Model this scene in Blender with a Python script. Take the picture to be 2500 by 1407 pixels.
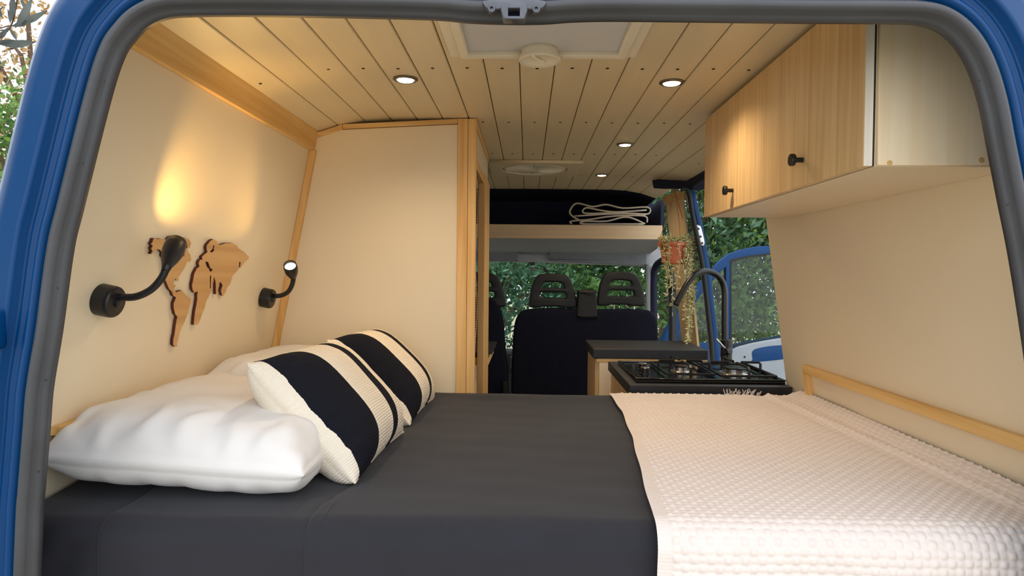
import bpy, bmesh, math, random
import numpy as np
from mathutils import Vector, Matrix

for o in list(bpy.data.objects):
    bpy.data.objects.remove(o, do_unlink=True)
SC = bpy.context.scene
C = SC.collection

# ------------------------------------------------------------------ camera
F_PX, W_PX, H_PX = 1600.0, 2500.0, 1407.0
CAM = Vector((0.0, 0.0, 1.23))
R_CAM = (Matrix.Rotation(math.atan(36 / F_PX), 3, 'Z')
         @ Matrix.Rotation(math.radians(90) - math.atan(35 / F_PX), 3, 'X')
         @ Matrix.Rotation(math.radians(0.55), 3, 'Z'))
cd = bpy.data.cameras.new('camera')
cd.sensor_width = 36.0
cd.lens = 36.0 * F_PX / W_PX
cd.clip_start = 0.02
cam = bpy.data.objects.new('camera', cd)
C.objects.link(cam)
cam.matrix_world = Matrix.Translation(CAM) @ R_CAM.to_4x4()
SC.camera = cam

# ------------------------------------------------------------------ world (bright overcast sky)
world = bpy.data.worlds.new('overcast_sky')
SC.world = world
world.use_nodes = True
wn = world.node_tree.nodes
wl = world.node_tree.links
bg = wn['Background']
tc = wn.new('ShaderNodeTexCoord')
nz = wn.new('ShaderNodeTexNoise')
nz.inputs['Scale'].default_value = 2.2
nz.inputs['Detail'].default_value = 4
rp = wn.new('ShaderNodeValToRGB')
rp.color_ramp.elements[0].color = (0.80, 0.88, 1.0, 1)
rp.color_ramp.elements[1].color = (1.0, 1.0, 1.0, 1)
wl.new(tc.outputs['Generated'], nz.inputs['Vector'])
wl.new(nz.outputs['Fac'], rp.inputs['Fac'])
wl.new(rp.outputs['Color'], bg.inputs['Color'])
bg.inputs['Strength'].default_value = 1.5

SC.view_settings.view_transform = 'Standard'
SC.view_settings.look = 'None'
SC.view_settings.gamma = 1.0
SC.view_settings.use_curve_mapping = False
SC.view_settings.exposure = 0.55
SPOT_W = 8.5      # ceiling spotlights, watts
READ_W = 3.6      # gooseneck reading lamps, watts
WARM = (1.0, 0.77, 0.50)

# ------------------------------------------------------------------ pixel helpers
def ray(px, py):
    return R_CAM @ Vector(((px - W_PX / 2) / F_PX, -(py - H_PX / 2) / F_PX, -1.0))
def at(px, py, Y):
    d = ray(px, py)
    return CAM + d * (Y / d.y)
def on_z(px, py, z):
    d = ray(px, py)
    return CAM + d * ((z - CAM.z) / d.z)
def on_plane(px, py, p, n):
    d = ray(px, py)
    return CAM + d * ((Vector(p) - CAM).dot(n) / d.dot(n))

# ------------------------------------------------------------------ materials
def S(r, g, b):
    f = lambda c: (c / 255 / 12.92) if c / 255 <= 0.04045 else ((c / 255 + 0.055) / 1.055) ** 2.4
    return (f(r), f(g), f(b), 1.0)
MATS = {}
def mat(name, col, rough=0.6, metal=0.0, var=0.0, vscale=8.0, bump=0.0, bscale=60.0, coat=0.0, spec=0.5, sheen=0.0, emit=None, estr=0.0, stretch=None):
    m = bpy.data.materials.new(name)
    m.use_nodes = True
    nt = m.node_tree
    b = nt.nodes['Principled BSDF']
    b.inputs['Base Color'].default_value = col
    b.inputs['Roughness'].default_value = rough
    b.inputs['Metallic'].default_value = metal
    b.inputs['Coat Weight'].default_value = coat
    b.inputs['Coat Roughness'].default_value = 0.08
    b.inputs['Specular IOR Level'].default_value = spec
    b.inputs['Sheen Weight'].default_value = sheen
    if emit:
        b.inputs['Emission Color'].default_value = emit
        b.inputs['Emission Strength'].default_value = estr
    if var or bump:
        t = nt.nodes.new('ShaderNodeTexCoord')
        mp = nt.nodes.new('ShaderNodeMapping')
        nt.links.new(t.outputs['Object'], mp.inputs['Vector'])
        if stretch:
            mp.inputs['Scale'].default_value = stretch
    if var:
        n = nt.nodes.new('ShaderNodeTexNoise')
        n.inputs['Scale'].default_value = vscale
        n.inputs['Detail'].default_value = 5
        nt.links.new(mp.outputs['Vector'], n.inputs['Vector'])
        r = nt.nodes.new('ShaderNodeValToRGB')
        r.color_ramp.elements[0].position = 0.3
        r.color_ramp.elements[1].position = 0.7
        r.color_ramp.elements[0].color = tuple(c * (1 - var) for c in col[:3]) + (1,)
        r.color_ramp.elements[1].color = tuple(min(1, c * (1 + var)) for c in col[:3]) + (1,)
        nt.links.new(n.outputs['Fac'], r.inputs['Fac'])
        nt.links.new(r.outputs['Color'], b.inputs['Base Color'])
    if bump:
        n2 = nt.nodes.new('ShaderNodeTexNoise')
        n2.inputs['Scale'].default_value = bscale
        n2.inputs['Detail'].default_value = 4
        nt.links.new(mp.outputs['Vector'], n2.inputs['Vector'])
        bp = nt.nodes.new('ShaderNodeBump')
        bp.inputs['Strength'].default_value = bump
        bp.inputs['Distance'].default_value = 0.002
        nt.links.new(n2.outputs['Fac'], bp.inputs['Height'])
        nt.links.new(bp.outputs['Normal'], b.inputs['Normal'])
    MATS[name] = m
    return m

def wood(name, c1, c2, axis, rough=0.5, scale=1.0, figure=0.5):
    """Grain lines running along one axis (0 x, 1 y, 2 z)."""
    m = bpy.data.materials.new(name)
    m.use_nodes = True
    nt = m.node_tree
    b = nt.nodes['Principled BSDF']
    b.inputs['Roughness'].default_value = rough
    t = nt.nodes.new('ShaderNodeTexCoord')
    mp = nt.nodes.new('ShaderNodeMapping')
    sc = [45.0 * scale] * 3
    sc[axis] = 1.6 * scale
    mp.inputs['Scale'].default_value = sc
    nt.links.new(t.outputs['Object'], mp.inputs['Vector'])
    n = nt.nodes.new('ShaderNodeTexNoise')
    n.inputs['Scale'].default_value = 1.0
    n.inputs['Detail'].default_value = 6
    n.inputs['Distortion'].default_value = figure
    nt.links.new(mp.outputs['Vector'], n.inputs['Vector'])
    r = nt.nodes.new('ShaderNodeValToRGB')
    r.color_ramp.elements[0].position = 0.32
    r.color_ramp.elements[1].position = 0.66
    r.color_ramp.elements[0].color = c1
    r.color_ramp.elements[1].color = c2
    nt.links.new(n.outputs['Fac'], r.inputs['Fac'])
    nt.links.new(r.outputs['Color'], b.inputs['Base Color'])
    bp = nt.nodes.new('ShaderNodeBump')
    bp.inputs['Strength'].default_value = 0.12
    bp.inputs['Distance'].default_value = 0.001
    nt.links.new(n.outputs['Fac'], bp.inputs['Height'])
    nt.links.new(bp.outputs['Normal'], b.inputs['Normal'])
    MATS[name] = m
    return m

def glass(name, tint, gloss=0.08):
    m = bpy.data.materials.new(name)
    m.use_nodes = True
    nt = m.node_tree
    nt.nodes.remove(nt.nodes['Principled BSDF'])
    tr = nt.nodes.new('ShaderNodeBsdfTransparent')
    tr.inputs['Color'].default_value = tint
    gl = nt.nodes.new('ShaderNodeBsdfGlossy')
    gl.inputs['Roughness'].default_value = 0.03
    mx = nt.nodes.new('ShaderNodeMixShader')
    mx.inputs['Fac'].default_value = gloss
    nt.links.new(tr.outputs[0], mx.inputs[1])
    nt.links.new(gl.outputs[0], mx.inputs[2])
    nt.links.new(mx.outputs[0], nt.nodes['Material Output'].inputs['Surface'])
    MATS[name] = m
    return m

def leafmat(name, c1, c2, scale=2.0):
    m = bpy.data.materials.new(name)
    m.use_nodes = True
    nt = m.node_tree
    b = nt.nodes['Principled BSDF']
    b.inputs['Roughness'].default_value = 0.55
    g = nt.nodes.new('ShaderNodeNewGeometry')
    n = nt.nodes.new('ShaderNodeTexNoise')
    n.inputs['Scale'].default_value = scale
    n.inputs['Detail'].default_value = 6
    nt.links.new(g.outputs['Position'], n.inputs['Vector'])
    r = nt.nodes.new('ShaderNodeValToRGB')
    r.color_ramp.elements[0].position = 0.35
    r.color_ramp.elements[1].position = 0.65
    r.color_ramp.elements[0].color = c1
    r.color_ramp.elements[1].color = c2
    nt.links.new(n.outputs['Fac'], r.inputs['Fac'])
    nt.links.new(r.outputs['Color'], b.inputs['Base Color'])
    tl = nt.nodes.new('ShaderNodeBsdfTranslucent')
    nt.links.new(r.outputs['Color'], tl.inputs['Color'])
    mx = nt.nodes.new('ShaderNodeMixShader')
    mx.inputs['Fac'].default_value = 0.35
    nt.links.new(b.outputs[0], mx.inputs[1])
    nt.links.new(tl.outputs[0], mx.inputs[2])
    nt.links.new(mx.outputs[0], nt.nodes['Material Output'].inputs['Surface'])
    MATS[name] = m
    return m

M_BLUE = mat('van_blue', S(0, 60, 112), 0.34, coat=0.06, var=0.04, vscale=3, spec=0.22)
M_NAVY = mat('van_navy', S(6, 14, 48), 0.75, var=0.1, vscale=6)
M_RUBBER = mat('rubber', S(62, 63, 67), 0.42, var=0.14, vscale=9, bump=0.15, bscale=120)
M_RUBBER2 = mat('rubber_dark', S(26, 27, 30), 0.6, bump=0.1)
M_WALL = mat('cream_panel', S(233, 217, 186), 0.42, var=0.015, vscale=3)
M_CEIL = mat('ceiling_paint', S(224, 208, 174), 0.38, var=0.03, vscale=5, bump=0.05, bscale=30, stretch=(6, 0.6, 6))
M_CEILBACK = mat('ceiling_groove', S(206, 186, 150), 0.7, var=0.05)
M_PINE_Y = wood('pine_along', S(214, 166, 92), S(236, 196, 128), 1, 0.5)
M_PINE_X = wood('pine_across', S(206, 160, 94), S(230, 192, 128), 0, 0.5)
M_PINE_Z = wood('pine_upright', S(212, 162, 92), S(234, 192, 126), 2, 0.5)
M_OAK = wood('oak_door', S(206, 170, 118), S(226, 195, 146), 2, 0.42, scale=1.2, figure=1.0)
M_PLY = wood('plywood_end', S(244, 216, 172), S(250, 231, 198), 2, 0.6, scale=0.35, figure=2.5)
M_PALE = wood('pale_board', S(212, 182, 140), S(224, 197, 158), 0, 0.55, scale=0.7)
M_PALEZ = wood('pale_panel', S(214, 184, 140), S(226, 198, 156), 2, 0.55, scale=0.7)
M_EDGE = wood('edge_banding', S(226, 214, 194), S(240, 232, 216), 2, 0.5)
M_BLACK = mat('black_plastic', S(22, 22, 24), 0.42, var=0.05, vscale=20)
M_BLACKM = mat('black_metal', S(18, 18, 20), 0.33, var=0.05, vscale=20)
M_WORK = mat('worktop_black', S(34, 35, 38), 0.5, var=0.25, vscale=40, bump=0.08, bscale=90)
M_HOB = mat('hob_enamel', S(14, 15, 18), 0.14, var=0.05, coat=0.3)
M_CHROME = mat('brushed_steel', S(190, 188, 182), 0.25, metal=1.0, var=0.05, vscale=30)
M_SHEET = mat('charcoal_cotton', S(40, 40, 46), 0.85, var=0.07, vscale=14, bump=0.25, bscale=420, sheen=0.1, spec=0.25)
M_BLANKET = mat('white_cotton', S(224, 212, 205), 0.9, var=0.02, vscale=30, bump=0.3, bscale=500, sheen=0.15, spec=0.2)
M_PILLOW = mat('pillowcase', S(226, 222, 218), 0.85, var=0.015, vscale=10, bump=0.5, bscale=22, sheen=0.1, spec=0.2)
M_SEAT = mat('navy_seat_cloth', S(20, 22, 38), 0.9, var=0.12, vscale=30, bump=0.3, bscale=300, spec=0.2)
M_SEATP = mat('seat_plastic', S(24, 25, 27), 0.55, var=0.08, vscale=20, bump=0.1, bscale=200)
M_GREY = mat('grey_lining', S(168, 170, 172), 0.85, var=0.06, vscale=20, bump=0.15, bscale=200)
M_GREYD = mat('grey_visor', S(122, 125, 130), 0.8, var=0.06, vscale=20)
M_DOORTRIM = mat('door_trim_grey', S(150, 158, 166), 0.6, var=0.04, vscale=10)
M_WHITEP = mat('white_plastic', S(236, 228, 208), 0.4, var=0.02, vscale=10)
M_BLIND = mat('hatch_blind', S(206, 206, 208), 0.7, var=0.02, vscale=4)
M_FROST = mat('frosted_vent', S(214, 212, 204), 0.35, var=0.04, vscale=30)
M_TERRA = mat('terracotta', S(196, 104, 66), 0.55, var=0.08, vscale=20)
M_STRING = mat('string', S(176, 106, 62), 0.9, var=0.1)
M_VINE = leafmat('vine_leaf', S(200, 196, 134), S(242, 234, 192), 30)
M_MAP = wood('map_birch', S(196, 150, 92), S(214, 170, 112), 1, 0.6, scale=0.6)
M_BURNT = mat('burnt_edge', S(92, 40, 22), 0.8, var=0.2, vscale=60)
M_FLOOR = mat('dark_floor', S(48, 46, 46), 0.7, var=0.2, vscale=20)
M_CURT = mat('brown_curtain', S(70, 46, 40), 0.9, var=0.2, vscale=12, stretch=(60, 60, 1))
M_SILVER = mat('cast_metal', S(96, 98, 104), 0.45, metal=0.7, var=0.1, vscale=40)
M_HEM = mat('pale_hem', S(206, 192, 172), 0.9, var=0.08, vscale=60)
M_BULB = mat('lamp_glow', (1, 1, 1, 1), 0.4, emit=(1.0, 0.86, 0.62, 1), estr=9.0)
M_STEELRIM = mat('spot_rim', S(120, 112, 100), 0.35, metal=0.9, var=0.05)
M_GROUND = mat('gravel_ground', S(168, 158, 134), 0.95, var=0.2, vscale=3, bump=0.5, bscale=30)
M_BARK = mat('bark', S(104, 84, 70), 0.95, var=0.3, vscale=20, bump=0.5)
M_L1 = leafmat('leaf_deep', S(46, 78, 38), S(112, 146, 72), 2.5)
M_L2 = leafmat('leaf_mid', S(58, 98, 44), S(142, 178, 84), 3)
M_L3 = leafmat('leaf_olive', S(96, 108, 74), S(174, 176, 128), 3)
M_L4 = leafmat('leaf_autumn', S(160, 126, 76), S(214, 180, 124), 3)
M_L5 = leafmat('leaf_grey', S(74, 80, 76), S(120, 126, 118), 8)
M_L6 = leafmat('leaf_cool', S(44, 84, 64), S(122, 160, 126), 2.5)
M_WIND = glass('windscreen_glass', (0.80, 0.92, 0.86, 1), 0.03)
M_GLASS2 = glass('door_glass', (0.74, 0.80, 0.74, 1), 0.035)

# ------------------------------------------------------------------ mesh helpers
def link(name, me, m, parent=None, smooth=False):
    o = bpy.data.objects.new(name, me)
    C.objects.link(o)
    if m is not None and len(me.materials) == 0:
        for mm in (m if isinstance(m, (list, tuple)) else [m]):
            me.materials.append(mm)
    if smooth:
        me.polygons.foreach_set('use_smooth', [True] * len(me.polygons))
    if parent is not None:
        o.parent = parent
        g = Vector((0, 0, 0))
        p = parent
        while p is not None:
            g += p.location
            p = p.parent
        o.location = -g        # meshes are in world coordinates
    return o

def tag(o, label, cat, group=None, kind=None):
    o['label'] = label
    o['category'] = cat
    if group: o['group'] = group
    if kind: o['kind'] = kind
    return o

def thing(name, label, cat, loc, group=None, kind=None):
    o = bpy.data.objects.new(name, None)
    o.empty_display_size = 0.05
    C.objects.link(o)
    o.location = loc
    return tag(o, label, cat, group, kind)

def pydata(verts, faces):
    me = bpy.data.meshes.new('mesh')
    me.from_pydata([tuple(v) for v in verts], [], faces)
    me.update()
    return me

def fixn(me):
    bm = bmesh.new()
    bm.from_mesh(me)
    bmesh.ops.recalc_face_normals(bm, faces=bm.faces)
    bm.to_mesh(me)
    bm.free()
    return me

class MB:
    def __init__(s):
        s.v, s.f = [], []
    def add(s, vs, fs):
        o = len(s.v)
        s.v += [Vector(v) for v in vs]
        s.f += [tuple(i + o for i in f) for f in fs]
        return s
    def box(s, x0, x1, y0, y1, z0, z1):
        vs = [(x, y, z) for z in (z0, z1) for y in (y0, y1) for x in (x0, x1)]
        return s.add(vs, [(0, 2, 3, 1), (4, 5, 7, 6), (0, 1, 5, 4), (2, 6, 7, 3), (0, 4, 6, 2), (1, 3, 7, 5)])
    def hexa(s, p):
        """8 corners: bottom ring 4, top ring 4."""
        return s.add(p, [(3, 2, 1, 0), (4, 5, 6, 7), (0, 1, 5, 4), (1, 2, 6, 5), (2, 3, 7, 6), (3, 0, 4, 7)])
    def tube(s, pts, r, n=10, cap=True):
        pts = [Vector(p) for p in pts]
        rs = r if isinstance(r, (list, tuple)) else [r] * len(pts)
        rings = []
        up = None
        for i, p in enumerate(pts):
            t = (pts[min(i + 1, len(pts) - 1)] - pts[max(i - 1, 0)]).normalized()
            if up is None:
                a = Vector((0, 0, 1)) if abs(t.z) < 0.9 else Vector((1, 0, 0))
                up = t.cross(a).normalized()
            up = (up - t * up.dot(t)).normalized()
            w = t.cross(up)
            rings.append([p + (up * math.cos(2 * math.pi * k / n) + w * math.sin(2 * math.pi * k / n)) * rs[i] for k in range(n)])
        vs = [v for r_ in rings for v in r_]
        fs = [(i * n + k, i * n + (k + 1) % n, (i + 1) * n + (k + 1) % n, (i + 1) * n + k) for i in range(len(pts) - 1) for k in range(n)]
        if cap:
            fs.append(tuple(range(n - 1, -1, -1)))
            fs.append(tuple((len(pts) - 1) * n + k for k in range(n)))
        return s.add(vs, fs)
    def lathe(s, prof, org, axis, n=24):
        """prof: (radius, height) along axis."""
        axis = Vector(axis).normalized()
        a = Vector((0, 0, 1)) if abs(axis.z) < 0.9 else Vector((1, 0, 0))
        e1 = axis.cross(a).normalized()
        e2 = axis.cross(e1)
        org = Vector(org)
        vs = [org + axis * h + (e1 * math.cos(2 * math.pi * k / n) + e2 * math.sin(2 * math.pi * k / n)) * max(r, 1e-5) for r, h in prof for k in range(n)]
        fs = [(i * n + k, i * n + (k + 1) % n, (i + 1) * n + (k + 1) % n, (i + 1) * n + k) for i in range(len(prof) - 1) for k in range(n)]
        fs.append(tuple(range(n - 1, -1, -1)))
        fs.append(tuple((len(prof) - 1) * n + k for k in range(n)))
        return s.add(vs, fs)
    def mesh(s, bevel=0.0, seg=2, angle=30):
        me = fixn(pydata(s.v, s.f))
        if bevel:
            bm = bmesh.new()
            bm.from_mesh(me)
            es = [e for e in bm.edges if len(e.link_faces) == 2 and e.calc_face_angle() > math.radians(angle)]
            bmesh.ops.bevel(bm, geom=es, offset=bevel, segments=seg, profile=0.5, affect='EDGES')
            bm.to_mesh(me)
            bm.free()
        return me
    def build(s, name, m, parent=None, bevel=0.0, smooth=False, seg=2):
        return link(name, s.mesh(bevel, seg), m, parent, smooth)

def box(name, m, parent, x0, x1, y0, y1, z0, z1, bevel=0.0):
    return MB().box(x0, x1, y0, y1, z0, z1).build(name, m, parent, bevel)

def smooth_path(pts, n):
    """Catmull-Rom through pts, n points per span."""
    P = [Vector(p) for p in pts]
    out = []
    for i in range(len(P) - 1):
        p0 = P[max(i - 1, 0)]; p1 = P[i]; p2 = P[i + 1]; p3 = P[min(i + 2, len(P) - 1)]
        for k in range(n):
            t = k / n
            out.append(0.5 * ((2 * p1) + (p2 - p0) * t + (2 * p0 - 5 * p1 + 4 * p2 - p3) * t * t + (3 * p1 - p0 - 3 * p2 + p3) * t ** 3))
    out.append(P[-1])
    return out

def poly_mesh(outer, holes, depth, bevel, org, e1, e2, e3, res=2):
    """Flat outline (2-D points) with holes, given thickness along e3 (front at +depth) and rounded edges."""
    cu = bpy.data.curves.new('outline', 'CURVE')
    cu.dimensions = '2D'
    cu.fill_mode = 'BOTH'
    cu.extrude = max(depth / 2 - bevel, 0.0001)
    cu.bevel_depth = bevel
    cu.bevel_resolution = res
    cu.offset = -bevel
    for loop in [outer] + list(holes):
        sp = cu.splines.new('POLY')
        sp.points.add(len(loop) - 1)
        for p, q in zip(sp.points, loop):
            p.co = (q[0], q[1], 0, 1)
        sp.use_cyclic_u = True
    ob = bpy.data.objects.new('tmp_outline', cu)
    C.objects.link(ob)
    dg = bpy.context.evaluated_depsgraph_get()
    me = bpy.data.meshes.new_from_object(ob.evaluated_get(dg))
    bpy.data.objects.remove(ob, do_unlink=True)
    bpy.data.curves.remove(cu)
    org, e1, e2, e3 = Vector(org), Vector(e1), Vector(e2), Vector(e3)
    for v in me.vertices:
        v.co = org + e1 * v.co.x + e2 * v.co.y + e3 * (v.co.z + depth / 2)
    bm = bmesh.new(); bm.from_mesh(me)
    bmesh.ops.remove_doubles(bm, verts=bm.verts, dist=1e-5)
    bmesh.ops.recalc_face_normals(bm, faces=bm.faces)
    bm.to_mesh(me); bm.free()
    me.materials.clear()
    return me

def px_poly(pts, Y):
    return [(lambda w: (w.x, w.z))(at(x, y, Y)) for x, y in pts]
def px_smooth(pts, Y, n=5):
    q = px_poly(pts, Y)
    P = [Vector((a, b, 0)) for a, b in q]
    N = len(P); out = []
    for i in range(N):
        p0, p1, p2, p3 = P[i - 1], P[i], P[(i + 1) % N], P[(i + 2) % N]
        for k in range(n):
            t = k / n
            v = 0.5 * ((2 * p1) + (p2 - p0) * t + (2 * p0 - 5 * p1 + 4 * p2 - p3) * t * t + (3 * p1 - p0 - 3 * p2 + p3) * t ** 3)
            out.append((v.x, v.y))
    return out
def panel(name, m, parent, outer, holes, Y, depth, bevel, smooth=False):
    """Upright panel facing the rear of the van (-Y); its rear face lies at Y, thickness goes forward."""
    me = poly_mesh(outer, holes, depth, bevel, (0, Y + depth, 0), (1, 0, 0), (0, 0, 1), (0, -1, 0))
    return link(name, me, m, parent, smooth)

RNG = np.random.default_rng(7)
def waves(n, kmin, kmax, seed):
    r = np.random.default_rng(seed)
    a = r.uniform(0, 2 * np.pi, n); k = r.uniform(kmin, kmax, n); p = r.uniform(0, 2 * np.pi, n)
    return lambda x, y: sum(np.sin(k[i] * (np.cos(a[i]) * x + np.sin(a[i]) * y) + p[i]) for i in range(n)) / n

def grid_mesh(P):
    """P: array (n, m, 3) -> quad grid mesh."""
    n, m_ = P.shape[:2]
    idx = np.arange(n * m_).reshape(n, m_)
    f = np.stack([idx[:-1, :-1], idx[1:, :-1], idx[1:, 1:], idx[:-1, 1:]], -1).reshape(-1, 4)
    return np_mesh(P.reshape(-1, 3), f)
def np_mesh(v, f):
    me = bpy.data.meshes.new('mesh')
    k = f.shape[1]
    me.vertices.add(len(v)); me.vertices.foreach_set('co', np.asarray(v, dtype=np.float32).ravel())
    me.loops.add(f.size); me.loops.foreach_set('vertex_index', f.astype(np.int32).ravel())
    me.polygons.add(len(f)); me.polygons.foreach_set('loop_start', np.arange(0, f.size, k, dtype=np.int32))
    me.update(calc_edges=True); me.validate()
    return me

# ------------------------------------------------------------------ key planes of the van
def wall_l(z): return -0.90 + 0.191 * (z - 0.945)
def wall_r(z): return 0.965 - 0.14 * (z - 0.80)
NL = Vector((1, 0, -0.191)).normalized()
XC = 0.03
Z_CEIL = 1.773
def ceil_z(x):
    d = abs(x - XC)
    return Z_CEIL - float(np.interp(d, [0, 0.50, 0.58, 0.66, 0.72, 0.79], [0, 0.002, 0.006, 0.016, 0.034, 0.056]))
Y_REAR, Y_BED0, Y_BED1, Y_END = 1.0, 1.10, 2.29, 4.2
Z_BED = 0.80

# ------------------------------------------------------------------ structure: ground, floor, walls, ceiling
g = MB().box(-40, 40, -12, 45, -0.75, -0.65).build('ground', M_GROUND)
tag(g, 'pale gravel ground the van is parked on', 'ground', kind='structure')
o = box('floor', M_FLOOR, None, -0.93, 1.0, 1.02, 5.2, -0.04, 0.0)
tag(o, 'dark van floor under the furniture', 'floor', kind='structure')

def slanted_wall(name, fx, sgn, y0, y1, z0, z1, t=0.012, lean=0.0):
    m = MB()
    m.hexa([(fx(z0), y0, z0), (fx(z0), y1, z0), (fx(z0) + sgn * t, y1, z0), (fx(z0) + sgn * t, y0, z0),
            (fx(z1), y0 + lean, z1), (fx(z1), y1, z1), (fx(z1) + sgn * t, y1, z1), (fx(z1) + sgn * t, y0 + lean, z1)])
    return m.build(name, M_WALL)
o = slanted_wall('wall_left', wall_l, -1, 1.165, 4.0, 0.70, 1.728, lean=0.03)
tag(o, 'smooth cream wall panel beside the pillows', 'wall', kind='structure')
o = slanted_wall('wall_right', wall_r, 1, 1.185, 2.43, 0.55, 1.62)
tag(o, 'smooth cream wall panel under the overhead cabinet', 'wall', kind='structure')

ceil = thing('ceiling', 'cream painted tongue and groove plank ceiling', 'ceiling', (XC, 2.6, Z_CEIL), kind='structure')
PW = 0.0922
x_first = at(952, 290, 2.3).x - 5 * PW          # a groove seen at the wardrobe fixes the plank raster
xs = [x_first + i * PW for i in range(-1, 19)]
xl, xr = -0.762, 0.822
xs = [xl] + [x for x in xs if xl + 0.02 < x < xr - 0.02] + [xr]
scr = MB().lathe([(0.0045, 0.0), (0.0045, -0.0012), (0.0015, -0.0012)], (0, 0, 0), (0, 0, 1), 8).mesh()
M_SCREW = mat('screw_head', S(50, 40, 34), 0.5, metal=0.6, var=0.05)
scr.materials.append(M_SCREW)
spots_xy = []
SCREW_Y = [on_z(1313, 166, Z_CEIL).y, on_z(1270, 298, Z_CEIL).y, on_z(1300, 375, Z_CEIL).y, on_z(1350, 428, Z_CEIL).y]
for a, b in zip(xs[:-1], xs[1:]):
    m = MB()
    gq = 0.0016                                 # half groove
    x0, x1 = a + gq, b - gq
    za, zb = ceil_z(x0), ceil_z(x1)
    ch = 0.0022                                 # chamfer
    y0, y1 = 1.22, Y_END
    prof = [(x0, za + 0.010), (x0, za + ch), (x0 + ch, za), (x1 - ch, zb), (x1, zb + ch), (x1, zb + 0.010)]
    vs = [(x, y, z) for y in (y0, y1) for x, z in prof]
    n = len(prof)
    fs = [(i, (i + 1) % n, n + (i + 1) % n, n + i) for i in range(n)] + [tuple(range(n)), tuple(range(2 * n - 1, n - 1, -1))]
    m.add(vs, fs)
    pl = m.build('plank', M_CEIL, ceil)
    xm = (a + b) / 2
    for ys in SCREW_Y:
        s_ = bpy.data.objects.new('screw', scr)
        C.objects.link(s_)
        s_.parent = pl
        s_.location = (xm, ys + 0.003 * math.sin(xm * 50), ceil_z(xm) - 0.0002)
m = MB()
n = 40
for i in range(n):
    a = xl + (xr - xl) * i / n; b = xl + (xr - xl) * (i + 1) / n
    m.add([(a, 1.22, ceil_z(a) + 0.011), (b, 1.22, ceil_z(b) + 0.011), (b, Y_END, ceil_z(b) + 0.011), (a, Y_END, ceil_z(a) + 0.011)], [(0, 1, 2, 3)])
m.build('plank_backing', M_CEILBACK, ceil)

# wooden trims
def trim(name, m, label):
    return tag(m.build(name, M_PINE_Y, None, 0.0015), label, 'trim', kind='structure')
zt0, zt1 = 1.655, 1.728
m = MB().hexa([(wall_l(zt0) + 0.001, 1.22, zt0), (wall_l(zt0) + 0.001, 2.30, zt0), (wall_l(zt0) + 0.014, 2.30, zt0), (wall_l(zt0) + 0.014, 1.22, zt0),
               (wall_l(zt1) + 0.001, 1.22, zt1), (wall_l(zt1) + 0.001, 2.30, zt1), (wall_l(zt1) + 0.014, 2.30, zt1), (wall_l(zt1) + 0.014, 1.22, zt1)])
trim('trim_1', m, 'honey pine board where left wall meets ceiling')
z0, z1 = 0.913, 0.931
m = MB().hexa([(wall_l(z0) + 0.001, 1.22, z0), (wall_l(z0) + 0.001, 2.285, z0), (wall_l(z0) + 0.02, 2.285, z0), (wall_l(z0) + 0.02, 1.22, z0),
               (wall_l(z1) + 0.001, 1.22, z1), (wall_l(z1) + 0.001, 2.285, z1), (wall_l(z1) + 0.02, 2.285, z1), (wall_l(z1) + 0.02, 1.22, z1)])
trim('trim_2', m, 'thin pine strip along left wall behind the white pillows')
z0, z1 = 0.80, 1.654
m = MB().hexa([(wall_l(z0) + 0.001, 2.283, z0), (wall_l(z0) + 0.001, 2.30, z0), (wall_l(z0) + 0.022, 2.30, z0), (wall_l(z0) + 0.022, 2.283, z0),
               (wall_l(z1) + 0.001, 2.283, z1), (wall_l(z1) + 0.001, 2.30, z1), (wall_l(z1) + 0.022, 2.30, z1), (wall_l(z1) + 0.022, 2.283, z1)])
tag(m.build('trim_3', M_PINE_Z), 'slanted pine strip in corner between left wall and wardrobe', 'trim', kind='structure')
yt = wall_r(0.92) * F_PX / 682
z0, z1 = 0.905, 0.933
m = MB().hexa([(wall_r(z) - d, y, z) for z in (z0, z1) for d, y in ((0.018, 1.22), (0.018, yt), (0.0, yt), (0.0, 1.22))])
trim('trim_4', m, 'pine strip running along right wall above the white blanket')
z0, z1 = 0.72, 0.904
m = MB().hexa([(wall_r(z) - d, y, z) for z in (z0, z1) for d, y in ((0.018, yt - 0.028), (0.018, yt), (0.0, yt), (0.0, yt - 0.028))])
tag(m.build('trim_5', M_PINE_Z), 'short upright pine strip on right wall near the hob', 'trim', kind='structure')

# ------------------------------------------------------------------ van body: rear frame, seal, latch
van = thing('van_body', 'blue van body framing the open rear doorway', 'van', (0.02, 1.0, -0.3), kind='structure')
edge_px = [(99, 1300), (106, 1188), (118, 1041), (126, 946), (149, 804), (176, 609), (200, 509), (265, 249), (299, 142), (329, 96), (362, 64), (409, 44), (470, 39), (600, 38), (800, 41),
           (1000, 45), (1090, 49), (1150, 55), (1250, 58), (1330, 57), (1400, 52), (1500, 50), (1700, 52), (1950, 55), (2150, 56), (2237, 59), (2290, 75), (2335, 115),
           (2369, 176), (2395, 260), (2413, 352), (2440, 490), (2466, 620), (2495, 800), (2515, 950), (2532, 1150), (2545, 1330)]
ep = [at(x, y, Y_REAR) for x, y in edge_px]
ep = [Vector((ep[0].x - 0.030, Y_REAR, -0.05)), Vector((ep[0].x - 0.016, Y_REAR, 0.45))] + ep + [Vector((ep[-1].x + 0.014, Y_REAR, 0.45)), Vector((ep[-1].x + 0.026, Y_REAR, -0.05))]
path = smooth_path(ep, 5)
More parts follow.
